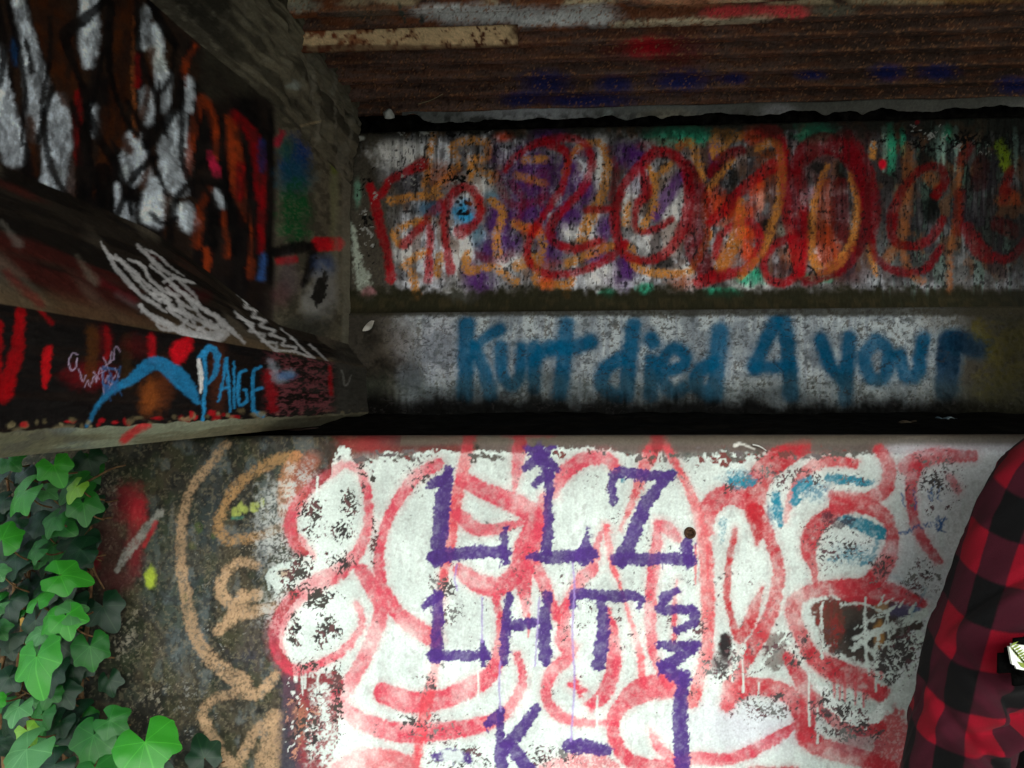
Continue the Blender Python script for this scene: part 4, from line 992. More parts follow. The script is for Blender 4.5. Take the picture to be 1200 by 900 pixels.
# web and end block
def web():
    S.mix(allv, (62, 44, 32), sstep(330, 300, U) * .9)
    S.mix(allv, (26, 23, 24), sstep(330, 300, U) * sstep(.42, .56, fbm(U / 26, V / 60, 859, 3)) * .9)
    S.mix(allv, (26, 23, 24), sstep(210, 260, U) * sstep(330, 300, U) * .7)
    BW = (226, 236, 246)
    for p_, w_ in (([(22, 0), (34, 59), (44, 110), (42, 160)], [10, 16, 22, 12]), ([(4, 110), (8, 150), (16, 178)], [14, 26, 26]), ([(-6, 60), (0, 120)], 18), ([(70, 120), (68, 170), (66, 222)], [16, 26, 30]), ([(104, -4), (104, 40), (104, 74)], [14, 18, 10]),
                   ([(170, 14), (168, 54)], 9), ([(182, 34), (184, 66), (190, 100)], 11), ([(196, 90), (192, 126)], 9), ([(172, 110), (172, 142)], [12, 10]), ([(158, 166), (158, 200)], [20, 28]), ([(206, 140), (204, 180), (206, 214)], [18, 28, 26]), ([(182, 222), (184, 246)], [22, 32]),
                   ([(146, 246), (148, 274)], [16, 18]), ([(110, 128), (114, 156)], 8), ([(220, 96), (222, 126)], 9), ([(136, 220), (138, 238)], 7), ([(256, 224), (258, 240)], 7), ([(216, 248), (222, 262)], [14, 16])):
        S.line(p_, [q * 1.38 for q in (w_ if isinstance(w_, list) else [w_])], BW, .95, 4, 2, .15)
    BR = (84, 48, 22)
    for p_, w_ in (([(52, -4), (66, 40), (84, 112)], [34, 44, 30]), ([(148, -4), (144, 70), (138, 150), (150, 176)], [30, 26, 20, 12]), ([(122, 130), (122, 190), (112, 226)], [10, 16, 14]), ([(88, 180), (82, 228)], [14, 16]), ([(36, 140), (38, 200)], [10, 16]), ([(178, 60), (172, 110), (160, 160)], 9), ([(196, 230), (196, 290)], 10), ([(176, 186), (166, 220)], 9)):
        S.line(p_, w_, BR, .92, 4, 2, .15)
    S.line([(156, 20), (156, 90), (158, 160)], [3, 5, 4], (190, 120, 70), .7, 1.5, 2, dry=.5)
    OR = (156, 70, 32)
    for p_, w_ in (([(220, 206), (226, 150), (238, 116), (252, 152), (252, 186)], [9, 11, 13, 10, 7]), ([(230, 286), (234, 244), (246, 222)], [12, 11, 10]), ([(270, 140), (276, 196), (290, 262)], [16, 20, 12]), ([(244, 296), (242, 316)], [14, 8]), ([(294, 268), (294, 324)], 8), ([(230, 52), (218, 76), (213, 100)], [5, 9, 8]), ([(262, 250), (266, 300)], [8, 8])):
        S.line(p_, w_, OR, .9, 2.5, 2, .25, dry=.15)
    RR = (150, 18, 28)
    for p_, w_ in (([(274, 134), (296, 160), (304, 205), (308, 250), (304, 292)], [12, 15, 16, 14, 10]), ([(282, 196), (282, 232)], [12, 10]), ([(92, 110), (92, 190)], [9, 11]), ([(162, 66), (160, 100)], 8), ([(56, 226), (66, 244)], 6)):
        S.line(p_, w_, RR, .9, 3, 2, .2)
    S.line([(246, 180), (254, 204)], [8, 10], (212, 50, 96), .9, 2, 2)
    S.line([(310, 300), (306, 326)], 8, (70, 110, 170), .8, 3, 2); S.line([(306, 166), (306, 200)], 8, (46, 66, 130), .8, 3, 2); S.blob(17, 60, 5, 16, (40, 110, 170), .9, .5)
    BK = (14, 13, 14)
    for p_, w_ in (([(124, 0), (100, 22), (78, 40), (84, 66), (94, 96), (104, 130), (118, 164), (142, 210), (154, 250)], [10, 16, 18, 12, 10, 12, 12, 10, 8]), ([(130, 4), (126, 50), (132, 96), (146, 136), (160, 158)], [12, 12, 8, 7, 7]), ([(172, 168), (190, 150), (206, 122), (213, 96)], [18, 15, 14, 10]),
                   ([(212, 88), (213, 140), (214, 184), (228, 230)], [8, 8, 9, 9]), ([(138, 250), (148, 222), (160, 202), (182, 184)], 10), ([(198, 296), (200, 256), (208, 230), (226, 214), (252, 214), (272, 236), (290, 272)], [12, 12, 11, 10, 11, 11, 10]), ([(60, 104), (52, 140), (44, 166)], [10, 9, 8]), ([(30, 48), (38, 84)], 7),
                   ([(102, 150), (98, 200), (96, 240)], [16, 24, 26]), ([(120, 200), (120, 250)], [22, 28]), ([(30, 170), (34, 210), (70, 236)], [10, 14, 10]), ([(-4, 0), (4, 60), (0, 100)], [14, 12, 8]), ([(236, 150), (236, 190)], [6, 10]), ([(258, 140), (264, 200), (268, 250), (274, 300)], [8, 10, 8, 8]), ([(286, 120), (300, 142)], 16), ([(318, 130), (316, 220), (316, 330)], [8, 10, 10]), ([(176, 0), (190, 30), (206, 54)], [10, 14, 12]), ([(300, 240), (298, 300)], 6), ([(186, 96), (184, 130)], 5), ([(246, 240), (250, 290)], [10, 14])):
        S.line(p_, [q * .84 for q in (w_ if isinstance(w_, list) else [w_])], BK, .94, 2.4, 1.4, .1)
    for p_, w_ in (([(8, -4), (20, 50), (30, 110), (24, 170)], [6, 7, 6, 5]), ([(60, 20), (58, 70), (50, 130), (60, 200), (86, 240)], [5, 6, 7, 8, 6]), ([(84, 120), (98, 160), (110, 210), (130, 262)], [6, 7, 8, 6]), ([(120, 60), (112, 110), (100, 150)], [5, 6, 5]),
                   ([(160, 0), (164, 60), (180, 110), (196, 160)], [5, 6, 6, 5]), ([(150, 120), (166, 150), (178, 190), (196, 230)], [6, 7, 7, 5]), ([(226, 120), (236, 170), (228, 210)], [5, 6, 4]), ([(240, 216), (254, 250), (250, 300)], [6, 7, 6]), ([(176, 250), (190, 262), (206, 256)], [5, 6, 5]), ([(186, 110), (200, 90), (206, 50)], [6, 7, 5]), ([(284, 170), (292, 230), (288, 300)], [4, 5, 5])):
        S.line(p_, w_, BK, .9, 2.2, 1.6, .1)
    S.mix(allv, (24, 22, 22), sstep(.6, .74, fbm(U / 16, V / 40, 865, 4)) * .5 * sstep(330, 320, U))
    S.mix(allv, (40, 34, 34), sstep(.5, .66, fbm(U / 10, V / 22, 861, 3)) * .35 * sstep(330, 320, U))
    S.mix(allv, (64, 61, 52), sstep(228, 244, U + (S.n2 - .5) * 16) * sstep(124, 100, V + (S.n2 - .5) * 24) * .95)
    S.mix(allv, (46, 40, 36), sstep(.40, .66, fbm(U / 9, V / 16, 867, 4)) * .5 * sstep(330, 320, U))
    # end block
    S.mix(allv, (122, 116, 100), sstep(318, 330, U) * .9)
    S.mix(allv, (58, 56, 48), sstep(318, 330, U) * sstep(.45, .6, S.n2) * .5)
    S.blob(345, 188, 18, 24, (34, 72, 140), .95, .5, .4, dry=.5); S.blob(345, 206, 20, 22, (40, 96, 120), .8, .6, .3)
    S.blob(346, 250, 18, 36, (28, 106, 60), .95, .5, .4, dry=.55); S.blob(336, 175, 10, 12, (60, 110, 90), .7, .6)
    S.line([(324, 168), (330, 156)], 8, (190, 30, 70), .8, 3, 2)
    S.line([(372, 286), (396, 286)], 17, (220, 24, 48), .95, 2, 1.2); S.line([(328, 306), (346, 304)], [10, 9], (200, 26, 46), .85, 3, 2)
    S.line([(324, 296), (350, 290), (366, 292), (364, 316), (356, 334)], [12, 14, 12, 12, 8], (16, 14, 15), .95, 3, 1.5)
    S.blob(380, 312, 13, 12, (64, 92, 140), .8, .6); S.blob(338, 326, 12, 22, (120, 106, 112), .6, .7); S.blob(330, 345, 10, 14, (120, 80, 86), .5, .7)
    S.blob(380, 340, 14, 30, (160, 160, 158), .8, .6, dry=.3); S.blob(364, 356, 10, 18, (172, 172, 168), .8, .6, dry=.3)
    S.chips([(376, 340, 12, 40, .62)], [(52, 50, 46), (60, 58, 54)], 6, 7, 871)
    S.blob(392, 235, 5, 50, (140, 142, 110), .7, .6); S.blob(393, 195, 4, 8, (120, 130, 60), .8, .5); S.blob(396, 290, 4, 60, (150, 148, 132), .4, .6)
    S.blob(360, 384, 26, 14, (70, 72, 66), .7, .6)
    S.mix(allv, (150, 148, 134), sstep(398, 403, U) * .6)
only(on_web, web)
def topf():
    S.mix(allv, (70, 67, 58), np.full(U.size, .7))
    S.mix(allv, (126, 120, 104), sstep(230, 330, U) * .8)
    S.mix(allv, (122, 118, 106), sstep(.55, .72, S.n2) * .5)
    S.mix(allv, (40, 38, 33), sstep(.5, .64, ln1) * .6)
    S.mix(allv, (48, 40, 42), sstep(170, 110, U) * .7)
    S.mix(allv, (140, 136, 124), sstep(.56, .66, S.nv) * .6 * sstep(345, 372, U))
    S.line([(222, 108), (236, 118)], 14, (120, 70, 40), .5, 5, 3)
    S.blob(346, 100, 8, 6, (150, 156, 150), .9, .3)
    S.line([(350, 148), (374, 142)], 1.8, (176, 160, 130), .8, .8, .5)
only(on_top, topf)
S.tone(.3, 1.25, 1.15)
rough = (fbm(Yv * 60, J / 4.0, 901, 4) - .5) * .003 + (fbm(Yv * 9, J / 30.0, 905, 3) - .5) * .006
rough += on_top * (fbm(Yv * 22, J / 8.0, 909, 4) - .5) * .022 * sstep(1.1, 1.4, Yv)
rough *= (Yv > .46)
P[..., 0] += rough.reshape(P.shape[:2])
# broken arrises
nb = (fbm(Yv * 40, J * 0 + 3.0, 915, 4) - .5).reshape(P.shape[:2])
arr = np.exp(-((np.arange(P.shape[1]) - jb[2]) / 5.0) ** 2) * .006
P[..., 2] += nb * arr[None, :]
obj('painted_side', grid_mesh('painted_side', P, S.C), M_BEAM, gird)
# the far side and the end of the girder
bm = bmesh.new()
endp = [(q[0], q[1]) for q in girder_profile(1.878)]
cx = -.655
full = endp + [(2 * cx - x, z) for x, z in reversed(endp)]
ends = []
for Y in (-3.2, 1.878):
    pr = [(q[0], q[1]) for q in girder_profile(Y)]
    loop = [(x - .004, z) for x, z in pr] + [(2 * cx - x, z) for x, z in reversed(pr)]
    ends.append([bm.verts.new((x, Y - (.001 if Y > 0 else 0), z)) for x, z in loop])
m_ = len(endp); N_ = 2 * m_
for k in range(m_ - 1, N_):
    a, b = ends; k2 = (k + 1) % N_
    bm.faces.new((a[k], a[k2], b[k2], b[k]))
bm.faces.new(ends[0]); bm.faces.new(ends[1])
obj('outer_side', bm_mesh('outer_side', bm), M_CONC, gird)

# ---- bearing block under the girder end
bm = bmesh.new(); box_bm(bm, (-.80, 1.50, Z_LEDGE - .03), (-.44, 1.90, Z0 - .048), .006)
M_BEAR = noise_material('damp_bearing_concrete', [(28, 22, 20), (48, 38, 33), (66, 54, 46)], 40, .9, .5, .004)
tag(obj('bearing_block', bm_mesh('bearing_block', bm), M_BEAR), 'low dark block wedged under the end of the concrete girder', 'block')

# ================================================================== STEEL DECK
deck = thing('bridge_deck', 'rusty ribbed steel deck overhead with smears of white, red and blue paint', 'deck', (0, 0, 0))
XL, XR = -.486, 1.52
ZB, ZT = Z0 + .694, Z0 + .734              # rib undersides and the pan between them
near_faces = [1.885, 1.795, 1.700, 1.612, 1.536, 1.467, 1.388]
while near_faces[-1] - .088 > DECK_NEAR:
    near_faces.append(near_faces[-1] - .088)
shared = None
for k, y0 in enumerate(near_faces):
    yr = y0 + .09
    y1 = (near_faces[k - 1] - .005) if k else 1.93
    pf = [(y1, ZT), (y0 + .036, ZT), (y0 + .024, ZB + .003), (y0 + .021, ZB), (y0 + .002, ZB), (y0, ZB + .002), (y0 - .004, ZT - .003), (y0 - .005, ZT)]
    fine = yr > 1.35
    px_ = np.arange(XL, XR, .0026 if fine else .08)
    dense = []
    for a, b in zip(pf[:-1], pf[1:]):
        m2 = max(1, int(math.hypot(b[0] - a[0], b[1] - a[1]) / .0028)) if fine else 1
        for q in range(m2):
            t = q / m2; dense.append((a[0] + (b[0] - a[0]) * t, a[1] + (b[1] - a[1]) * t))
    dense.append(pf[-1]); dense = np.array(dense)
    if not fine and shared is not None:
        o = bpy.data.objects.new('deck_rib', shared); COL.objects.link(o); o.parent = deck; o.location = (0, yr - shared_y, 0)
        continue
    P = np.zeros((len(px_), len(dense), 3)); P[..., 0] = px_[:, None]; P[..., 1] = dense[None, :, 0]; P[..., 2] = dense[None, :, 1]
    S = Paint(P, (116, 90, 80), 201 + k)
    U, V = S.U, S.V; allv = np.arange(U.size)
    if not fine:
        S.U[:] = (P[..., 0] * 600).ravel(); S.n3 = fbm(S.U / 30, S.U * 0, 77, 3)
    S.mix(allv, (82, 64, 58), sstep(.42, .6, fbm(U / 60, V / 6, 221 + k, 4)) * .8)
    S.mix(allv, (124, 78, 58), sstep(.56, .68, S.n0 * .4 + S.n1 * .6) * .5)
    S.mix(allv, (44, 32, 30), sstep(.56, .66, S.n1 * .5 + S.n2 * .5) * .6)
    if fine:
        S.mix(allv, (62, 48, 40), sstep(840, 1000, U) * .6)
        S.mix(allv, (150, 82, 44), sstep(.44, .6, fbm(U / 24, V / 8, 227 + k, 4)) * .7 * float(sstep(1.72, 1.5, np.array(yr))) * sstep(980, 860, U))
        S.mix(allv, (120, 72, 48), sstep(.5, .66, fbm(U / 30, V / 5, 229 + k, 4)) * .5)
        bl = (24, 42, 112)
        for (x, y, rx, ry) in ((640, 98, 26, 12), (610, 116, 20, 8), (690, 118, 50, 7), (800, 95, 30, 12), (720, 100, 18, 10), (1040, 84, 18, 9), (1100, 84, 20, 8), (1190, 100, 20, 9), (860, 92, 14, 6), (950, 88, 16, 5)):
            S.blob(x, y, rx, ry, bl, .85, .7, .3)
        S.blob(762, 55, 26, 10, (214, 20, 40), .95, .7); S.blob(790, 58, 34, 16, (120, 24, 34), .6, .8); S.blob(730, 60, 26, 10, (110, 24, 30), .5, .8)
        if 1.35 < yr < 1.60:
            # white and cream overspray on the nearest visible ribs
            for (x, y, rx, ry) in ((560, 16, 46, 11), (520, 12, 30, 8), (620, 18, 40, 10), (690, 16, 30, 12), (655, 22, 24, 7)):
                S.blob(x, y, rx, ry, (236, 238, 240), .95, .7, .3, dry=.25)
            S.line([(720, 28), (790, 26), (860, 24), (905, 16)], [6, 9, 12, 8], (206, 190, 160), .9, 3, 4, dry=.35)
            for (x, y, rx, ry) in ((850, 14, 24, 7), (905, 12, 36, 7), (930, 15, 16, 6)):
                S.blob(x, y, rx, ry, (232, 80, 84), 1, .6, .4, dry=.2)
            S.blob(975, 12, 26, 6, (120, 116, 100), .8, .6)
            S.mix(allv, (206, 186, 150), sstep(8, 2, V) * sstep(.35, .55, S.n3) * .9)
            S.blob(1120, 0, 60, 4, (200, 150, 90), .8, .6); S.blob(800, 2, 50, 4, (226, 150, 110), .8, .6)
            S.blob(430, 14, 30, 10, (110, 100, 86), .6, .7); S.blob(355, 6, 18, 8, (168, 166, 150), .8, .5)
            S.line([(468, 4), (474, 24)], 4, (64, 78, 72), .9, 1.5, 2); S.blob(494, 22, 3, 5, (56, 70, 70), .9, .4)
            for (x, q) in ((820, 0), (828, 1), (836, 2), (844, 3), (852, 1), (866, 2), (876, 0), (884, 3), (894, 1), (904, 2)):
                S.line([(x, 47), (x + 2, 53)], 1.3, (150, 130, 110), .7, .7, .3)
                S.line([(x, 47 + q), (x + 5, 48 + q)], 1.2, (150, 130, 110), .6, .7, .3)
        # scraped edges
        edge_j = np.broadcast_to(np.arange(len(dense))[None, :], S.shape).ravel()
        near_e = np.exp(-((edge_j - np.argmin(abs(dense[:, 0] - (y0 + .001)))) / 1.0) ** 2)
        S.mix(allv, (150, 104, 72), near_e * sstep(.52, .60, S.n1 * .5 + S.n2 * .5) * .6)
    S.mix(allv, (34, 26, 24), sstep(.60, .68, S.n0 * .35 + S.n1 * .65) * .7)
    S.mix(allv, (168, 118, 84), sstep(.68, .74, S.n1 * .6 + S.n0 * .4) * .6)
    S.tone(.55)
    if fine:
        P[..., 2] += ((fbm(U / 12, V / 6, 241 + k, 3) - .5) * .003).reshape(S.shape)
        P[..., 2] += (np.sin(px_ * 3.1 + k) * .0015)[:, None]
    me = grid_mesh('deck_rib', P, S.C)
    obj('deck_rib', me, M_RUST, deck)
    if not fine:
        shared, shared_y = me, yr

# cream flat bar hung below the ribs on the girder side
bx0, bx1 = -.485, -.070
px_ = np.arange(bx0, bx1, .0026)
pf = np.array([(1.466, Z0 + .6935), (1.460, Z0 + .6935)] + [(1.458, z) for z in np.linspace(Z0 + .691, Z0 + .658, 12)] + [(1.460, Z0 + .6545), (1.466, Z0 + .654)] + [(1.470, Z0 + .657), (1.471, Z0 + .6935)])
P = np.zeros((len(px_), len(pf), 3)); P[..., 0] = px_[:, None]; P[..., 1] = pf[None, :, 0]; P[..., 2] = pf[None, :, 1]
S = Paint(P, (214, 184, 142), 271)
U, V = S.U, S.V; allv = np.arange(U.size)
S.mix(allv, (150, 84, 46), sstep(.52, .64, S.n2) * .8 * sstep(640, 380, U) + .0)
S.mix(allv, (84, 44, 32), sstep(.6, .68, S.n1 * .5 + S.n2 * .5))
S.mix(allv, (130, 66, 40), sstep(450, 370, U) * sstep(.4, .56, S.n2) * .8)
S.mix(allv, (70, 40, 32), sstep(592, 606, U + (S.n2 - .5) * 22) * .95)
S.mix(allv, (74, 44, 32), sstep(50, 54, V + (S.n2 - .5) * 5) * .8)
S.tone(.3)
P[..., 1] += ((fbm(U / 9, V / 9, 275, 3) - .5) * .003).reshape(S.shape)
obj('cream_bar', grid_mesh('cream_bar', P, S.C), M_RUST, deck)

# pale flashing strip along the back wall
px_ = np.arange(-.37, 1.52, .003)
low = Z0 + .668 + (fbm(px_ * 24, px_ * 0, 281, 4) - .5) * .022 + .02 * sstep(-.30, -.36, px_)
v5 = np.linspace(0, 1, 8)
P = np.zeros((len(px_), 8, 3)); P[..., 0] = px_[:, None]; P[..., 1] = 1.885 + .004 * np.sin(px_ * 23)[:, None] + .006 * v5[None, :]; P[..., 2] = low[:, None] + (Z0 + .696 - low)[:, None] * v5[None, :]
S = Paint(P, (116, 118, 116), 283)
U, V = S.U, S.V; allv = np.arange(U.size)
S.blob(620, 132, 60, 8, (176, 178, 184), .8, .7); S.blob(912, 130, 20, 8, (190, 190, 196), .9, .6); S.blob(780, 134, 30, 7, (140, 134, 116), .7, .6); S.blob(1190, 128, 20, 10, (150, 152, 150), .8, .6); S.blob(713, 133, 6, 5, (180, 190, 188), .8, .5)
S.mix(allv, (40, 38, 36), sstep(.5, .6, S.n2) * .7 * sstep(126, 140, V)); S.mix(allv, (70, 64, 50), sstep(800, 900, U) * .5)
S.tone(.3)
o = obj('flashing_strip', grid_mesh('flashing_strip', P, S.C), M_RUST, deck)
sm = o.modifiers.new('thickness', 'SOLIDIFY'); sm.thickness = .0015

# concrete slab on the ribs
bm = bmesh.new(); box_bm(bm, (-1.05, DECK_NEAR, Z0 + .7355), (6.5, 1.954, Z0 + .98))
obj('deck_slab', bm_mesh('deck_slab', bm), M_CONC, deck)

# ================================================================== IVY
def leaf_material(name, c1, c2, rough=.30):
    m = bpy.data.materials.new(name); m.use_nodes = True
    nt = m.node_tree; b = nt.nodes['Principled BSDF']
    av = nt.nodes.new('ShaderNodeAttribute'); av.attribute_name = 'paint'
    tc = nt.nodes.new('ShaderNodeTexCoord')
    n = nt.nodes.new('ShaderNodeTexNoise'); n.inputs['Scale'].default_value = 60; n.inputs['Detail'].default_value = 4
    nt.links.new(tc.outputs['Object'], n.inputs['Vector'])
    mx = nt.nodes.new('ShaderNodeMix'); mx.data_type = 'RGBA'
    mx.inputs['A'].default_value = (*lin(c1), 1); mx.inputs['B'].default_value = (*lin(c2), 1)
    nt.links.new(n.outputs['Fac'], mx.inputs['Factor'])
    ve = nt.nodes.new('ShaderNodeMix'); ve.data_type = 'RGBA'
    vc = np.array(lin(c2)) * 1.5 + np.array([.03, .04, .015])
    ve.inputs['B'].default_value = (*vc, 1)
    sp = nt.nodes.new('ShaderNodeSeparateXYZ'); nt.links.new(av.outputs['Vector'], sp.inputs[0])
    def mth(op, *a):
        q = nt.nodes.new('ShaderNodeMath'); q.operation = op
        for i_, v_ in enumerate(a):
            if isinstance(v_, (int, float)): q.inputs[i_].default_value = v_
            else: nt.links.new(v_, q.inputs[i_])
        return q.outputs[0]
    best = None
    for an, wd in ((90, .030), (30, .020), (150, .020), (-24, .016), (204, .016), (62, .010), (118, .010)):
        ca, sa = math.cos(R(an)), math.sin(R(an))
        dist = mth('ABSOLUTE', mth('SUBTRACT', mth('MULTIPLY', sp.outputs[0], sa), mth('MULTIPLY', sp.outputs[1], ca)))
        al_ = mth('GREATER_THAN', mth('ADD', mth('MULTIPLY', sp.outputs[0], ca), mth('MULTIPLY', sp.outputs[1], sa)), .0)
        ln_ = mth('MULTIPLY', mth('SUBTRACT', 1.0, mth('MINIMUM', mth('DIVIDE', dist, wd), 1.0)), al_)
        best = ln_ if best is None else mth('MAXIMUM', best, ln_)
    nt.links.new(mx.outputs['Result'], ve.inputs['A']); nt.links.new(mth('MULTIPLY', best, .55), ve.inputs['Factor'])
    nt.links.new(ve.outputs['Result'], b.inputs['Base Color'])
    b.inputs['Roughness'].default_value = rough
    b.inputs['Specular IOR Level'].default_value = .5
    bp = nt.nodes.new('ShaderNodeBump'); bp.inputs['Strength'].default_value = .3; bp.inputs['Distance'].default_value = .002
    nt.links.new(n.outputs['Fac'], bp.inputs['Height']); nt.links.new(bp.outputs[0], b.inputs['Normal'])
    tr = nt.nodes.new('ShaderNodeBsdfTranslucent'); tr.inputs['Color'].default_value = (*(np.array(lin(c2)) * 1.4), 1)
    ms = nt.nodes.new('ShaderNodeMixShader'); ms.inputs[0].default_value = .22
    out = nt.nodes['Material Output']
    nt.links.new(b.outputs[0], ms.inputs[1]); nt.links.new(tr.outputs[0], ms.inputs[2]); nt.links.new(ms.outputs[0], out.inputs[0])
    return m

LEAFM = [leaf_material('ivy_leaf_bright', (34, 122, 30), (62, 158, 44)), leaf_material('ivy_leaf_mid', (22, 88, 28), (42, 116, 40)), leaf_material('ivy_leaf_dark', (12, 42, 24), (22, 60, 34)),  # shade between the leaves is put into the darker greens
         leaf_material('ivy_leaf_lime', (96, 150, 44), (128, 180, 60)), leaf_material('ivy_leaf_pale', (58, 120, 62), (92, 150, 92), .26), leaf_material('ivy_leaf_yellow', (168, 126, 34), (190, 150, 60))]
M_STEM = noise_material('ivy_stem', [(70, 48, 32), (104, 78, 52), (126, 100, 70)], 90, .8, .4, .001)

def leaf_shape(kind, rs):
    """outline radius by angle, the petiole at the origin and the tip along +Y"""
    if kind == 0:      # five lobes
        lobes = [(90, 1.0, 26), (36, .88, 22), (144, .88, 22), (-18, .74, 22), (198, .74, 22)]
        floor = .72
    elif kind == 1:    # three lobes
        lobes = [(90, 1.0, 30), (22, .86, 27), (158, .86, 27), (-30, .64, 22), (210, .64, 22)]
        floor = .66
    else:              # heart shaped
        lobes = [(90, 1.0, 34), (22, .82, 34), (158, .82, 34), (-30, .70, 26), (210, .70, 26)]
        floor = .66
    th = np.radians(np.linspace(-68, 248, 65))
    deg = np.degrees(th)
    r = np.full(th.shape, floor)
    for a, h, w in lobes:
        a += rs.uniform(-5, 5); h *= rs.uniform(.92, 1.08)
        r = np.maximum(r, floor * .7 + (h - floor * .7) * np.exp(-abs((deg - a) / w) ** 1.7))
    r *= sstep(-100, -50, deg) * sstep(280, 230, deg) * .35 + .65
    return th, r, lobes

def leaf_mesh(kind, seed, folded):
    rs = np.random.RandomState(seed)
    th, r, lobes = leaf_shape(kind, rs)
    rad = np.array([0.0, .15, .3, .45, .6, .75, .88, 1.0])
    verts = []; cols = []
    for i, t in enumerate(th):
        for q in rad:
            x = q * r[i] * math.cos(t); y = q * r[i] * math.sin(t)
            z = folded * math.sqrt(x * x + .01) * .55 - .26 * (x * x + y * y) + .035 * math.sin(t * 3 + seed) * q * q + .02 * math.sin(x * 9 + seed) * math.cos(y * 8)
            z += -.16 * max(0, y) ** 2
            verts.append((x, y, z))
            cols.append((x, y, 0))
    n = len(rad)
    P = np.array(verts).reshape(len(th), n, 3)
    C = np.array(cols)
    return grid_mesh('ivy_leaf', P, C, flip=True)

BASES = [leaf_mesh(k % 3, 40 + k, f) for k, f in enumerate((.06, .14, .03, .22, .08, .16))]
MESH = {}
def leaf_data(b, m):
    if (b, m) not in MESH:
        me = BASES[b].copy(); me.materials.clear(); me.materials.append(LEAFM[m]); MESH[(b, m)] = me
    return MESH[(b, m)]

ivy = thing('ivy_plant', 'green ivy climbing the wall beneath the concrete girder', 'ivy', (-.84, 1.2, 0))
IV = Vector((-.84, 1.2, 0))
rl = random.Random(19)
stem_pts = []
def stem(path, rad):
    o = obj('stem', tube_mesh('stem', [tuple(Vector(p) - IV) for p in path], rad, 6), M_STEM, ivy)
    return o
stems = []
for (x0, x1, x2, x3) in ((30, 22, 48, 40), (60, 78, 66, 76), (104, 110, 104, 96), (10, 6, 14, 8), (70, 40, 28, 30), (-40, -30, -46, -30)):
    a, b, c_, d_ = at(x0, 1350, 1.22), at(x1, 900, 1.21), at(x2, 720, 1.222), at(x3, 560, 1.225)
    a.z = -.02
    stem([a, (a + b) / 2 + Vector((.02, -.01, 0)), b, (b + c_) / 2 + Vector((-.012, -.008, 0)), c_, (c_ + d_) / 2 + Vector((.01, 0, 0)), d_], [.006, .005, .004, .003, .002])
    stems.append((b, d_))
stem([at(96, 612, 1.19), at(104, 640, 1.20), at(110, 668, 1.215), at(122, 690, 1.225)], [.0022, .002, .0012])
stem([at(100, 566, 1.19), at(116, 557, 1.18), at(132, 549, 1.17), at(147, 545, 1.165)], [.0018, .0016, .001])
stem([at(132, 885, 1.15), at(90, 905, 1.16), at(60, 930, 1.2)], [.003, .003, .003])
leaf_n = 0
def leaf(px, py, Y, size, roll, tilt, side, m, b=None, label=None):
    """size in photo pixels; roll turns the tip in the picture plane (0 = tip down, +90 = tip right)"""
    global leaf_n
    b = rl.randrange(len(BASES)) if b is None else b
    p = at(px, py, Y)
    s = size / FPX * Y * .58 * rl.uniform(.92, 1.1)
    o = bpy.data.objects.new('leaf', leaf_data(b, m)); COL.objects.link(o); o.parent = ivy
    # leaf plane: local +Y is the tip, local +Z the upper face turned to the viewer
    up = Vector((math.sin(R(side)), -math.cos(R(side)) * math.cos(R(tilt)), math.sin(R(tilt)))).normalized()
    tipd = Vector((math.sin(R(roll)), 0, -math.cos(R(roll))))
    tipd = (tipd - up * tipd.dot(up)).normalized()
    xd = tipd.cross(up)
    mt = Matrix((xd, tipd, up)).transposed().to_4x4()
    o.matrix_local = Matrix.Translation(p - IV - tipd * s * .15) @ mt @ Matrix.Diagonal((s * rl.uniform(.92, 1.1), s, s, 1))
    if label:
        o['label'] = label
    # petiole reaching back to the wall
    base = p - tipd * s * .15
    q = Vector((base.x + rl.uniform(-.008, .008), min(1.235, base.y + .06), base.z - rl.uniform(.01, .05)))
    pm = tube_mesh('petiole', [tuple(base - IV), tuple((base + q) / 2 - IV + Vector((0, 0, -.006))), tuple(q - IV)], [.0011, .0012, .0014], 5)
    if size > 26:
        obj('petiole', pm, M_STEM, ivy)
    leaf_n += 1
    return o

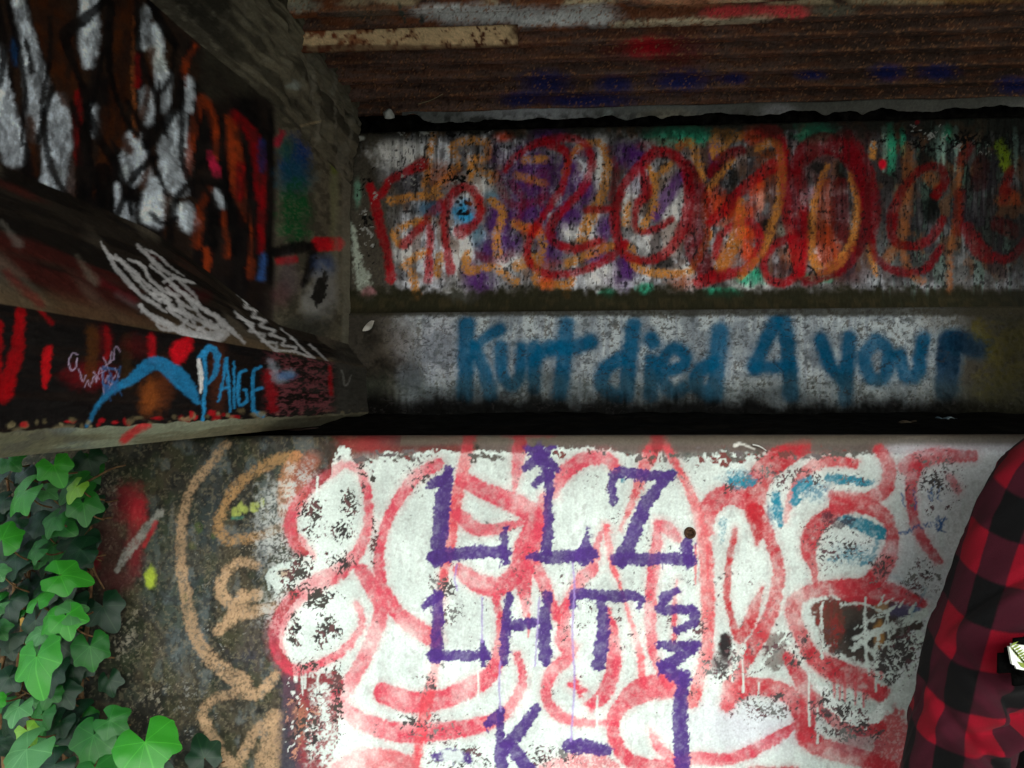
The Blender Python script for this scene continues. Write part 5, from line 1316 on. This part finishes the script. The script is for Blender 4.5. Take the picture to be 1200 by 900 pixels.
named = [  # px, py, Y, size, roll, tilt, side, material, base
    (25, 580, 1.10, 62, -30, 35, -20, 0, 1), (64, 548, 1.08, 46, 25, 30, 15, 0, 2), (27, 556, 1.16, 34, 10, 35, -10, 2, 0), (56, 576, 1.13, 34, 60, 45, 10, 4, 1), (98, 594, 1.11, 54, 10, 30, 20, 1, 1), (88, 572, 1.09, 36, -20, 35, -10, 3, 2),
    (62, 610, 1.13, 48, -10, 40, -15, 1, 4), (4, 628, 1.08, 50, 170, 30, 20, 0, 0), (30, 624, 1.17, 50, 0, 40, 0, 2, 2), (42, 645, 1.12, 34, -60, 35, -10, 1, 1), (76, 674, 1.07, 58, 100, 40, 20, 0, 2), (45, 702, 1.09, 40, -160, 45, -15, 0, 2),
    (-2, 670, 1.11, 30, 30, 50, 10, 4, 1), (10, 706, 1.16, 54, 20, 40, -10, 2, 2), (86, 716, 1.08, 46, 140, 50, 25, 4, 1), (60, 728, 1.10, 46, -40, 35, -10, 0, 0), (122, 714, 1.20, 56, 30, 30, 10, 2, 2), (12, 540, 1.12, 38, 50, 35, 0, 1, 1), (104, 540, 1.19, 42, 20, 20, 10, 2, 4),
    (42, 775, 1.04, 82, 20, 35, -10, 0, 2), (78, 726, 1.07, 54, 15, 40, 15, 0, 1), (106, 762, 1.14, 52, 10, 30, 20, 1, 0), (76, 814, 1.15, 46, 35, 35, 10, 2, 1), (8, 797, 1.13, 40, -20, 40, 10, 2, 4), (20, 832, 1.05, 46, 10, 55, -10, 4, 1), (26, 884, 1.02, 76, -15, 50, -10, 4, 0),
    (132, 846, 1.10, 48, 60, 40, 10, 1, 1), (172, 876, 1.03, 84, 20, 45, 10, 0, 0), (108, 868, 1.12, 66, 0, 35, 0, 1, 1), (88, 846, 1.17, 60, -40, 35, -10, 2, 0), (238, 884, 1.18, 52, -160, 25, 20, 2, 2), (46, 742, 1.12, 36, -60, 45, 0, 4, 2), (14, 758, 1.17, 36, 20, 40, 0, 2, 1), (33, 858, 1.08, 30, 30, 35, 30, 3, 2),
    (0, 738, 1.13, 34, 40, 35, 0, 1, 1), (62, 690, 1.18, 44, 0, 35, 0, 2, 0), (20, 660, 1.19, 52, 10, 35, 0, 2, 1), (86, 640, 1.20, 44, 20, 30, 10, 2, 1), (50, 590, 1.19, 44, 0, 30, 0, 2, 2), (92, 780, 1.20, 46, 0, 30, 0, 2, 0), (60, 850, 1.19, 56, 10, 30, 0, 2, 2), (140, 880, 1.15, 52, -20, 40, 0, 1, 1), (112, 905, 1.10, 60, 20, 45, 0, 1, 0), (60, 900, 1.12, 56, -30, 40, 0, 2, 0), (185, 915, 1.14, 56, 30, 30, 0, 2, 1), (128, 800, 1.205, 36, 20, 25, 0, 2, 1)]
for t in named:
    leaf(*t)
leaf(31, 728, 1.15, 18, 20, 30, 20, 5, 2, 'yellow withered leaf')
for kq in range(210):       # deeper and lower leaves filling the mat
    zone = kq % 3
    if zone == 0:
        px, py = rl.uniform(-10, 104), rl.uniform(545, 900)
        if px > 88 and 660 < py < 830: px -= 40
        Yq, mt_ = rl.uniform(1.13, 1.225), rl.choice((1, 2, 2, 2))
    elif zone == 1:
        px, py = rl.uniform(-230, -5), rl.uniform(530, 1050); Yq, mt_ = rl.uniform(1.02, 1.2), rl.choice((0, 1, 1, 2))
    else:
        px, py = rl.uniform(-160, 250), rl.uniform(925, 1180); Yq, mt_ = rl.uniform(1.0, 1.2), rl.choice((0, 1, 1, 2))
    leaf(px, py, Yq, rl.uniform(30, 58), rl.uniform(-60, 60), rl.uniform(20, 50), rl.uniform(-25, 25), mt_)

# ================================================================== SCRAPS
M_PLASTIC = noise_material('dirty_white_plastic', [(150, 150, 144), (190, 190, 184), (206, 206, 202)], 60, .5, .3, .001)
M_PAPER = noise_material('weathered_paper', [(120, 116, 106), (168, 166, 158), (186, 184, 178)], 50, .8, .3, .001)
def scrap(name, px, py, Y, w, h, label, cat, seed, mat, flat=True, rot=0.0):
    rs = np.random.RandomState(seed)
    c = at(px, py, Y)
    nu, nv = 12, 7
    Pq = np.zeros((nu, nv, 3))
    for i in range(nu):
        for j in range(nv):
            a = (i / (nu - 1) - .5) * w * (1 - .5 * abs(j / (nv - 1) - .5)); b_ = (j / (nv - 1) - .5) * h * (.35 + .65 * math.sin(math.pi * (i + .6) / (nu + .2)))
            wv = .22 * h * math.sin(i * .45 + seed) + .14 * h * math.cos(j * .7 + i * .3)
            ca, sa = math.cos(rot), math.sin(rot); a, b_ = a * ca - b_ * sa, a * sa + b_ * ca
            Pq[i, j] = (a, b_, abs(wv)) if flat else (a, wv, b_)
    o = obj(name, grid_mesh(name, Pq), mat)
    o.location = c
    sm_ = o.modifiers.new('thickness', 'SOLIDIFY'); sm_.thickness = .0008
    return tag(o, label, cat)
scrap('plastic_scrap', 652, 499, 1.62, .016, .012, 'tiny pale plastic scrap on the dark ledge below the blue word', 'scrap', 3, M_PLASTIC)
scrap('plastic_scrap', 674, 499, 1.62, .032, .014, 'crumpled grey plastic strip on the dark ledge below the blue t', 'scrap', 5, M_PLASTIC)
scrap('crushed_wrapper', 1108, 494, 1.70, .05, .03, 'bluish crushed wrapper on the dark ledge at the right', 'wrapper', 8, noise_material('blue_wrapper', [(54, 66, 76), (84, 104, 112), (110, 120, 120)], 40, .5, .3, .002))
scrap('crushed_wrapper', 1062, 497, 1.62, .04, .022, 'brownish crushed wrapper lying left of the bluish one on the ledge', 'wrapper', 9, noise_material('brown_wrapper', [(40, 34, 28), (64, 56, 44), (86, 78, 62)], 40, .6, .3, .002))
scrap('paper_scrap', 432, 382, 1.835, .036, .016, 'curled white paper scrap stuck to the wall beside the girder end', 'scrap', 12, M_PAPER, False, .75)
scrap('plastic_tatter', 455, 134, 1.86, .030, .026, 'torn white plastic tatter hanging in the gap below the deck', 'scrap', 15, M_PLASTIC, False, -.4)
o = obj('straw', tube_mesh('straw', [tuple(at(490, 122, 1.80)), tuple(at(506, 117, 1.79)), tuple(at(519, 110, 1.78))], [.0009, .0008, .0006], 5), noise_material('dry_straw', [(150, 136, 104), (180, 166, 130)], 40))
tag(o, 'thin dry straw caught under the rusty deck ribs', 'straw')
o = obj('peeled_sliver', tube_mesh('peeled_sliver', [tuple(at(882, 521, 1.243)), tuple(at(890, 523, 1.240)), tuple(at(898, 528, 1.241))], [.0012, .0012, .0006], 5), M_PLASTIC)
tag(o, 'thin white peeled sliver on the wall rim above the teal paint', 'scrap')

# ================================================================== PERSON
def cloth_material():
    m = bpy.data.materials.new('red_black_check_flannel'); m.use_nodes = True
    nt = m.node_tree; b = nt.nodes['Principled BSDF']; L = nt.links
    av = nt.nodes.new('ShaderNodeAttribute'); av.attribute_name = 'paint'
    sp = nt.nodes.new('ShaderNodeSeparateXYZ'); L.new(av.outputs['Vector'], sp.inputs[0])
    tc = nt.nodes.new('ShaderNodeTexCoord')
    n = nt.nodes.new('ShaderNodeTexNoise'); n.inputs['Scale'].default_value = 900; n.inputs['Detail'].default_value = 3
    L.new(tc.outputs['Object'], n.inputs['Vector'])
    def math_(op, a, b_=None):
        q = nt.nodes.new('ShaderNodeMath'); q.operation = op
        for i, v in enumerate((a, b_)):
            if v is None: continue
            if isinstance(v, (int, float)): q.inputs[i].default_value = v
            else: L.new(v, q.inputs[i])
        return q.outputs[0]
    def stripe(src, per):
        f = math_('FRACT', math_('ADD', math_('DIVIDE', src, per), math_('MULTIPLY', math_('SUBTRACT', n.outputs['Fac'], .5), .03)))
        t = math_('ABSOLUTE', math_('SUBTRACT', f, .5))
        q = nt.nodes.new('ShaderNodeMapRange'); q.inputs['From Min'].default_value = .235; q.inputs['From Max'].default_value = .265; L.new(t, q.inputs['Value'])
        return q.outputs['Result']
    su, sv = stripe(sp.outputs[0], .061), stripe(sp.outputs[1], .092)
    cr = nt.nodes.new('ShaderNodeValToRGB'); e = cr.color_ramp.elements
    e[0].position = 0; e[0].color = (.0022, .0022, .0025, 1)
    e[1].position = 1; e[1].color = (.17, .0025, .010, 1)
    k = e.new(.5); k.color = (.034, .004, .009, 1)
    L.new(math_('MULTIPLY', math_('ADD', su, sv), .5), cr.inputs[0])
    mx = nt.nodes.new('ShaderNodeMix'); mx.data_type = 'RGBA'; mx.blend_type = 'MULTIPLY'; mx.inputs['Factor'].default_value = 1
    mr = nt.nodes.new('ShaderNodeMapRange'); mr.inputs['To Min'].default_value = .6; mr.inputs['To Max'].default_value = 1.4
    L.new(n.outputs['Fac'], mr.inputs['Value']); L.new(cr.outputs[0], mx.inputs['A']); L.new(mr.outputs['Result'], mx.inputs['B'])
    L.new(mx.outputs['Result'], b.inputs['Base Color'])
    b.inputs['Roughness'].default_value = .95; b.inputs['Specular IOR Level'].default_value = .1
    b.inputs['Sheen Weight'].default_value = .02; b.inputs['Sheen Roughness'].default_value = .6
    bp = nt.nodes.new('ShaderNodeBump'); bp.inputs['Strength'].default_value = .4; bp.inputs['Distance'].default_value = .0012
    L.new(n.outputs['Fac'], bp.inputs['Height']); L.new(bp.outputs[0], b.inputs['Normal'])
    return m
M_FLANNEL = cloth_material()
M_SKIN = noise_material('skin', [(176, 126, 100), (190, 140, 114), (200, 150, 124)], 30, .55, .1, .001)
M_HAIR = noise_material('brown_hair', [(34, 24, 18), (54, 38, 28)], 90, .6, .6, .003)
M_JEANS = noise_material('dark_denim', [(24, 30, 44), (34, 42, 58), (46, 54, 70)], 300, .9, .3, .001)
M_SHOE = noise_material('black_shoe_leather', [(18, 18, 18), (30, 29, 28)], 60, .6, .3, .001)
M_BAG = noise_material('black_canvas', [(4, 4, 4), (9, 9, 9)], 400, .95, .5, .0008, spec=.02)

PX, PY = .755, .955
person = thing('person', 'person in a red and black checked flannel shirt, cut off by the right edge', 'person', (PX, PY, 0))
PO = np.array((PX, PY, 0.0))

def sleeve_mesh(path, rad, phase, seed, mirror=False):
    Pp = spline(np.array(path, float), 14)
    nn = 190
    cum = np.concatenate([[0], np.cumsum(np.linalg.norm(np.diff(Pp, axis=0), axis=1))])
    t = np.linspace(0, cum[-1], nn)
    C = np.stack([np.interp(t, cum, Pp[:, i]) for i in range(3)], 1)
    r = np.interp(t / cum[-1], np.linspace(0, 1, len(rad)), rad)
    T = np.gradient(C, axis=0); T /= np.linalg.norm(T, axis=1)[:, None]
    A = np.cross(T, np.array([0, 1.0, 0])); A /= np.linalg.norm(A, axis=1)[:, None]
    B = np.cross(T, A)
    ns = 120
    th = np.linspace(0, 2 * np.pi, ns, endpoint=False)
    TH, TT = np.meshgrid(th, t)
    fold = np.zeros_like(TH)
    arm = sstep(.10, .22, TT) 
    # slanting drag folds down the sleeve and creases gathering at the elbow and armpit
    fold += .0040 * arm * np.maximum(0, np.sin(TH * 2 + TT * 9 + phase)) ** 2
    fold += .0014 * np.exp(-((TT - .44) / .07) ** 2) * np.sin(TT * 110 + 1.7 * np.cos(TH + phase))
    fold += .012 * np.exp(-((TT - .30) / .10) ** 2) * np.exp(-((np.cos(TH - 1.6) - 1) / .25) ** 2)
    fold -= .012 * np.exp(-((TT - .24) / .12) ** 2) * np.exp(-((np.cos(TH - 1.0 - (TT - .2) * 1.2) - 1) / .04) ** 2)
    # sharp-edged creases: ridged noise stretched along slanting lines
    cw = TH * .9 + TT * 5.0
    rid = 1 - abs(fbm(np.cos(TH) * 1.1 + cw * .5 + 3, np.sin(TH) * 1.1 + TT * 11, seed, 3) - .5) * 2
    fold += (np.clip(rid, 0, 1) ** 4 - .4) * .006 * arm
    fold += (fbm(np.cos(TH) * 1.6 + 5, np.sin(TH) * 1.6 + TT * 14, seed + 4, 3) - .5) * .012 * arm
    for t0, kk, am, c0, wd in ((.30, .045, .0070, 1.0, .7), (.345, .05, .0060, 1.3, .8), (.39, .035, .0075, 1.1, .8), (.43, -.03, .0060, 1.7, .8), (.465, .03, .0080, 1.2, .9), (.50, -.04, .0070, 1.6, .9), (.535, .02, .0070, 1.4, .9), (.26, .09, .0050, 1.9, .7)):
        cl = (TT - t0 - kk * (TH - 1.5)) / .011
        fold += 1.7 * am * (np.exp(-(cl - 1.1) ** 2) - 1.1 * np.exp(-(cl + .6) ** 2 * 1.6)) * np.exp(-((TH - c0) / wd) ** 2)
    fold += .0022 * np.exp(-((TT - .205 - .02 * np.cos(TH)) / .0035) ** 2)
    rr = r[:, None] + fold
    G = C[:, None] + rr[..., None] * (np.cos(TH)[..., None] * A[:, None] + np.sin(TH)[..., None] * B[:, None])
    col = np.zeros((nn, ns, 3)); col[..., 0] = (TH - np.pi) * .062 + phase * .01 + (TT * .05); col[..., 1] = TT + .012 * np.sin(TH * 2)
    # wrap column so that the seam lies at the back
    G = np.concatenate([G, G[:, :1]], 1); c0 = col[:, :1].copy(); c0[..., 0] += 2 * np.pi * .062
    col = np.concatenate([col, c0], 1)
    return grid_mesh('sleeve', G - PO, col.reshape(-1, 3))

LA = [(.735, .955, 1.455), (.690, .955, 1.452), (.640, .955, 1.440), (.592, .952, 1.418), (.556, .950, 1.388), (.530, .948, 1.34), (.500, .945, 1.27), (.474, .945, 1.20), (.452, .943, 1.12), (.440, .930, 1.05), (.452, .900, .97), (.490, .865, .88), (.51, .85, .835)]
LR = [.050, .056, .060, .062, .062, .060, .058, .056, .060, .066, .060, .050, .046]
torso_rows = [  # z, half width, half depth, centre y
    (.80, .240, .140, .955), (.95, .240, .140, .955), (1.10, .236, .136, .955), (1.25, .212, .134, .955), (1.33, .206, .130, .957), (1.39, .190, .118, .960), (1.43, .155, .100, .962), (1.46, .115, .085, .962), (1.49, .082, .074, .962), (1.52, .068, .068, .960)]
tr = np.array(torso_rows)
zt_ = np.linspace(.80, 1.52, 150)
hw, hd, cy_ = [np.interp(zt_, tr[:, 0], tr[:, i]) for i in (1, 2, 3)]
th = np.linspace(0, 2 * np.pi, 141)
TH, ZT = np.meshgrid(th, zt_)
fd = (fbm(np.cos(TH) * 2.2 + 7, ZT * 5 + np.sin(TH) * 2.2, 951, 3) - .5) * .024 + .004 * np.sin(TH * 5 + ZT * 16) * sstep(1.4, 1.2, ZT)
se = lambda q: np.sign(q) * np.abs(q) ** .8
G = np.stack([PX + (hw[:, None] + fd) * se(np.cos(TH)), cy_[:, None] + (hd[:, None] + fd) * se(np.sin(TH)), ZT + 0 * TH], -1)
col = np.zeros(G.shape); col[..., 0] = TH * .17 + .02; col[..., 1] = ZT + .055
shirt = obj('flannel_shirt', grid_mesh('flannel_shirt', G - PO, col.reshape(-1, 3), flip=True), M_FLANNEL, person)
obj('sleeve', sleeve_mesh(LA, LR, .0, 961), M_FLANNEL, shirt)
RA = [(2 * PX - x, y, z) for x, y, z in LA]
obj('sleeve', sleeve_mesh(RA, LR, 1.3, 967), M_FLANNEL, shirt)
# collar
cth = np.linspace(-.5, np.pi + .5, 40) + np.pi
CT, CV = np.meshgrid(cth, np.linspace(0, 1, 8), indexing='ij')
cr_ = .069 + .022 * CV + .006
G = np.stack([PX + cr_ * np.cos(CT + np.pi), .960 + cr_ * np.sin(CT + np.pi), 1.535 - .052 * CV ** 1.5 + .012 * np.sin(CV * np.pi)], -1)
col = np.zeros(G.shape); col[..., 0] = CT * .07; col[..., 1] = CV * .05
o = obj('collar', grid_mesh('collar', G - PO, col.reshape(-1, 3)), M_FLANNEL, shirt)
o.modifiers.new('thickness', 'SOLIDIFY').thickness = .003

# body: one continuous skinned figure
def skinned(name, verts, edges, radii, mat, parent, sub=2):
    me = bpy.data.meshes.new(name + '_skeleton'); me.from_pydata([tuple(np.array(v) - PO) for v in verts], edges, [])
    o = bpy.data.objects.new(name, me); COL.objects.link(o)
    md = o.modifiers.new('skin', 'SKIN'); md.use_smooth_shade = True
    for i, q in enumerate(me.skin_vertices[0].data):
        r_ = radii[i]; q.radius = r_ if isinstance(r_, tuple) else (r_, r_)
    me.skin_vertices[0].data[0].use_root = True
    sb = o.modifiers.new('sub', 'SUBSURF'); sb.levels = sub; sb.render_levels = sub
    dg = bpy.context.evaluated_depsgraph_get()
    nm = bpy.data.meshes.new_from_object(o.evaluated_get(dg)); nm.name = name
    bpy.data.objects.remove(o)
    nm.materials.clear(); nm.materials.append(mat)
    nm.polygons.foreach_set('use_smooth', np.ones(len(nm.polygons), dtype=bool))
    return obj(name, nm, None, parent)
V_ = [(PX, .955, .95)]; R_ = [.13]; E_ = []
def chain(start, pts, rad):
    last = start
    for p, r_ in zip(pts, rad):
        V_.append(p); R_.append(r_); E_.append((last, len(V_) - 1)); last = len(V_) - 1
    return last
chest = chain(0, [(PX, .955, 1.10), (PX, .955, 1.30), (PX, .958, 1.40)], [.125, .13, .10])
neck = chain(chest, [(PX, .962, 1.47), (PX, .955, 1.53), (PX, .945, 1.59), (PX, .945, 1.66), (PX, .95, 1.73), (PX, .955, 1.765)], [.062, .056, .068, .084, .082, .05])
for sgn, A_ in ((1, LA), (-1, RA)):
    sh = chain(chest, [A_[3], A_[5], A_[7], A_[9], A_[11]], [.044, .034, .032, .030, .026])
    wr = np.array(A_[12]); dn = np.array([.02 * sgn, -.02, -.05])
    pal = chain(sh, [tuple(wr + dn * .4), tuple(wr + dn * 1.3)], [.026, (.020, .036)])
    for q, ln in ((-1.5, .060), (-.5, .072), (.5, .076), (1.5, .066)):
        b0 = wr + dn * 1.75 + np.array([.004 * q * sgn, .017 * q, 0])
        chain(pal, [tuple(b0), tuple(b0 + np.array([.006 * sgn, -.004, -.5 * ln])), tuple(b0 + np.array([.020 * sgn, -.010, -.95 * ln]))], [.0095, .0085, .0075])
    tb = wr + dn * .8 + np.array([.005 * sgn, -.030, 0])
    chain(pal - 1, [tuple(tb), tuple(tb + np.array([.012 * sgn, -.018, -.028])), tuple(tb + np.array([.022 * sgn, -.018, -.055]))], [.012, .0105, .009])
for sgn in (1, -1):
    chain(0, [(PX - .09 * sgn, .955, .86), (PX - .10 * sgn, .950, .50), (PX - .10 * sgn, .965, .10), (PX - .105 * sgn, .88, .045)], [.085, .058, .042, .035])
skinned('body', V_, E_, R_, M_SKIN, person)
# face pieces, hair
def ball(name, c, sx, sy, sz, mat, parent, rough=0.0, cut=None):
    bm = bmesh.new(); bmesh.ops.create_icosphere(bm, subdivisions=3, radius=1)
    rs = np.random.RandomState(5)
    for v in bm.verts:
        k_ = 1 + rough * (rs.rand() - .5)
        v.co = Vector((v.co.x * sx * k_, v.co.y * sy * k_, v.co.z * sz * k_))
    if cut:
        bmesh.ops.delete(bm, geom=[v for v in bm.verts if cut(v.co)], context='VERTS')
    for v in bm.verts: v.co += Vector(c) - Vector(PO)
    return obj(name, bm_mesh(name, bm, True), mat, parent)
ball('hair', (PX, .968, 1.70), .098, .108, .112, M_HAIR, person, .05, lambda c: c.z < -.03 and c.y < .02)
M_EYE = noise_material('eye', [(220, 220, 214), (226, 226, 222)], 20, .2, 0)
for sgn in (1, -1):
    ey = ball('eye', (PX - .033 * sgn, .870, 1.665), .0125, .006, .0055, M_EYE, person)
    ball('iris', (PX - .033 * sgn, .8655, 1.665), .0045, .0030, .0046, M_HAIR, ey)
    ball('eyebrow', (PX - .034 * sgn, .868, 1.684), .020, .006, .0035, M_HAIR, person)
    ball('ear', (PX - .088 * sgn, .955, 1.655), .010, .018, .032, M_SKIN, person)
ball('nose', (PX, .862, 1.638), .014, .020, .026, M_SKIN, person)
ball('mouth', (PX, .868, 1.592), .026, .008, .008, noise_material('lips', [(150, 80, 74), (160, 90, 82)], 30), person)
# trousers and shoes
bm = bmesh.new()
rings = []
for sgn in (1, -1):
    prev = None
    for z, r_ in ((.97, .118), (.88, .112), (.70, .092), (.50, .080), (.30, .074), (.09, .076)):
        cx_ = PX - (.088 if z < .9 else .080) * sgn
        vs = [bm.verts.new((cx_ + r_ * math.cos(q * math.tau / 24) - PX, .955 + r_ * 1.05 * math.sin(q * math.tau / 24) - PY, z + .006 * math.sin(q * 3 + z * 30))) for q in range(24)]
        if prev:
            for q in range(24): bm.faces.new((prev[q], prev[(q + 1) % 24], vs[(q + 1) % 24], vs[q]))
        prev = vs
obj('trousers', bm_mesh('trousers', bm, True), M_JEANS, person)
for sgn in (1, -1):
    bm = bmesh.new(); box_bm(bm, (-.046, -.20, 0.0), (.046, .085, .085))
    for v in bm.verts:
        if v.co.y < -.1 and v.co.z > .05: v.co.z = .05
    bmesh.ops.bevel(bm, geom=bm.edges[:], offset=.018, segments=3, affect='EDGES')
    for v in bm.verts: v.co += Vector((-.10 * sgn, 0.0, .012))
    obj('shoe', bm_mesh('shoe', bm, True), M_SHOE, person)

# ---- black shoulder bag with a white printed patch, worn at the front
bag = thing('shoulder_pouch', 'small black pouch with a white patch printed with a green sprig', 'pouch', (.56, .845, 1.1))
BO = Vector((.56, .845, 1.1))
bl = at(1180, 765, .835).x
bm = bmesh.new(); box_bm(bm, (bl, .834, 1.212), (.525, .866, 1.260)); bmesh.ops.bevel(bm, geom=bm.edges[:], offset=.014, segments=4, affect='EDGES')
bmesh.ops.subdivide_edges(bm, edges=[e for e in bm.edges if e.calc_length() > .04], cuts=8, use_grid_fill=True)
for v in bm.verts: v.co += Vector((math.sin(v.co.z * 60) * .001, math.sin(v.co.x * 50 + v.co.z * 35) * .0012, math.sin(v.co.x * 40) * .004))
for v in bm.verts: v.co -= BO
obj('pouch_body', bm_mesh('pouch_body', bm, True), M_BAG, bag)
p1, p2, p3, p4 = at(1181.5, 754, .831), at(1216, 759, .831), at(1219, 789, .831), at(1187, 783, .831)
M_PATCH = noise_material('white_patch', [(196, 204, 190), (214, 220, 210), (224, 228, 220)], 120, .5, .1, .0005)
bm = bmesh.new()
fr = [bm.verts.new(q - BO) for q in (p1, p2, p3, p4)]; bk = [bm.verts.new(q - BO + Vector((0, .0032, 0))) for q in (p1, p2, p3, p4)]
bm.faces.new(fr); bm.faces.new(bk[::-1])
for q in range(4): bm.faces.new((fr[q], bk[q], bk[(q + 1) % 4], fr[(q + 1) % 4]))
bmesh.ops.bevel(bm, geom=[e for e in bm.edges if abs((e.verts[0].co - e.verts[1].co).y) > .002], offset=.0035, segments=3, affect='EDGES')
patch = obj('patch', bm_mesh('patch', bm), M_PATCH, bag)
patch['label'] = 'white patch printed with a green leafy sprig'
M_SPRIG = noise_material('green_print', [(92, 110, 40), (120, 134, 56)], 200, .6, 0)
bm = bmesh.new()
def sprig_leaf(a, b, w):
    d = Vector(b) - Vector(a); nrm = Vector((-d.z, 0, d.x)).normalized() * w
    m1 = Vector(a) + d * .45
    vs = [bm.verts.new(q) for q in (Vector(a), m1 + nrm, Vector(b), m1 - nrm)]
    bm.faces.new(vs)
sx0 = at(1184, 757, .8302) - BO; sx1 = at(1202, 777, .8302) - BO
for q in range(9):
    t = q / 8; c_ = sx0.lerp(sx1, t) + Vector((0, 0, -.001 * math.sin(t * 3)))
    for sg in (-1, 1):
        dirv = Vector((.006 + sg * .0012, 0, -.001 + sg * .0052)) * (1.1 - .3 * t)
        sprig_leaf(c_, c_ + dirv, .0011)
sprig_leaf(sx0, sx1, .0006)
sprig_leaf(at(1192, 775, .8302) - BO, at(1206, 785, .8302) - BO, .0022)
o = obj('sprig_print', bm_mesh('sprig_print', bm), M_SPRIG, patch)
# strap over the far shoulder
G = []
sp_ = [(.52, .840, 1.235), (.60, .818, 1.30), (.70, .818, 1.38), (.80, .835, 1.44), (.875, .880, 1.475), (.905, .960, 1.470), (.88, 1.06, 1.42), (.80, 1.10, 1.32), (.68, 1.098, 1.20), (.585, 1.03, 1.14), (.545, .93, 1.20), (.52, .862, 1.22)]
Sp = spline(np.array(sp_), 6)
for q, p_ in enumerate(Sp):
    out = np.array([p_[0] - PX, p_[1] - .957, 0.0]); out /= np.linalg.norm(out) + 1e-6
    tn = Sp[min(q + 1, len(Sp) - 1)] - Sp[max(q - 1, 0)]; tn /= np.linalg.norm(tn)
    wd = np.cross(tn, out); wd /= np.linalg.norm(wd)
    G.append([p_ - wd * .018 + out * .004 - np.array(BO), p_ + out * .006 - np.array(BO), p_ + wd * .018 + out * .004 - np.array(BO)])
o = obj('strap', grid_mesh('strap', np.array(G)), M_BAG, bag)
o.modifiers.new('thickness', 'SOLIDIFY').thickness = .003
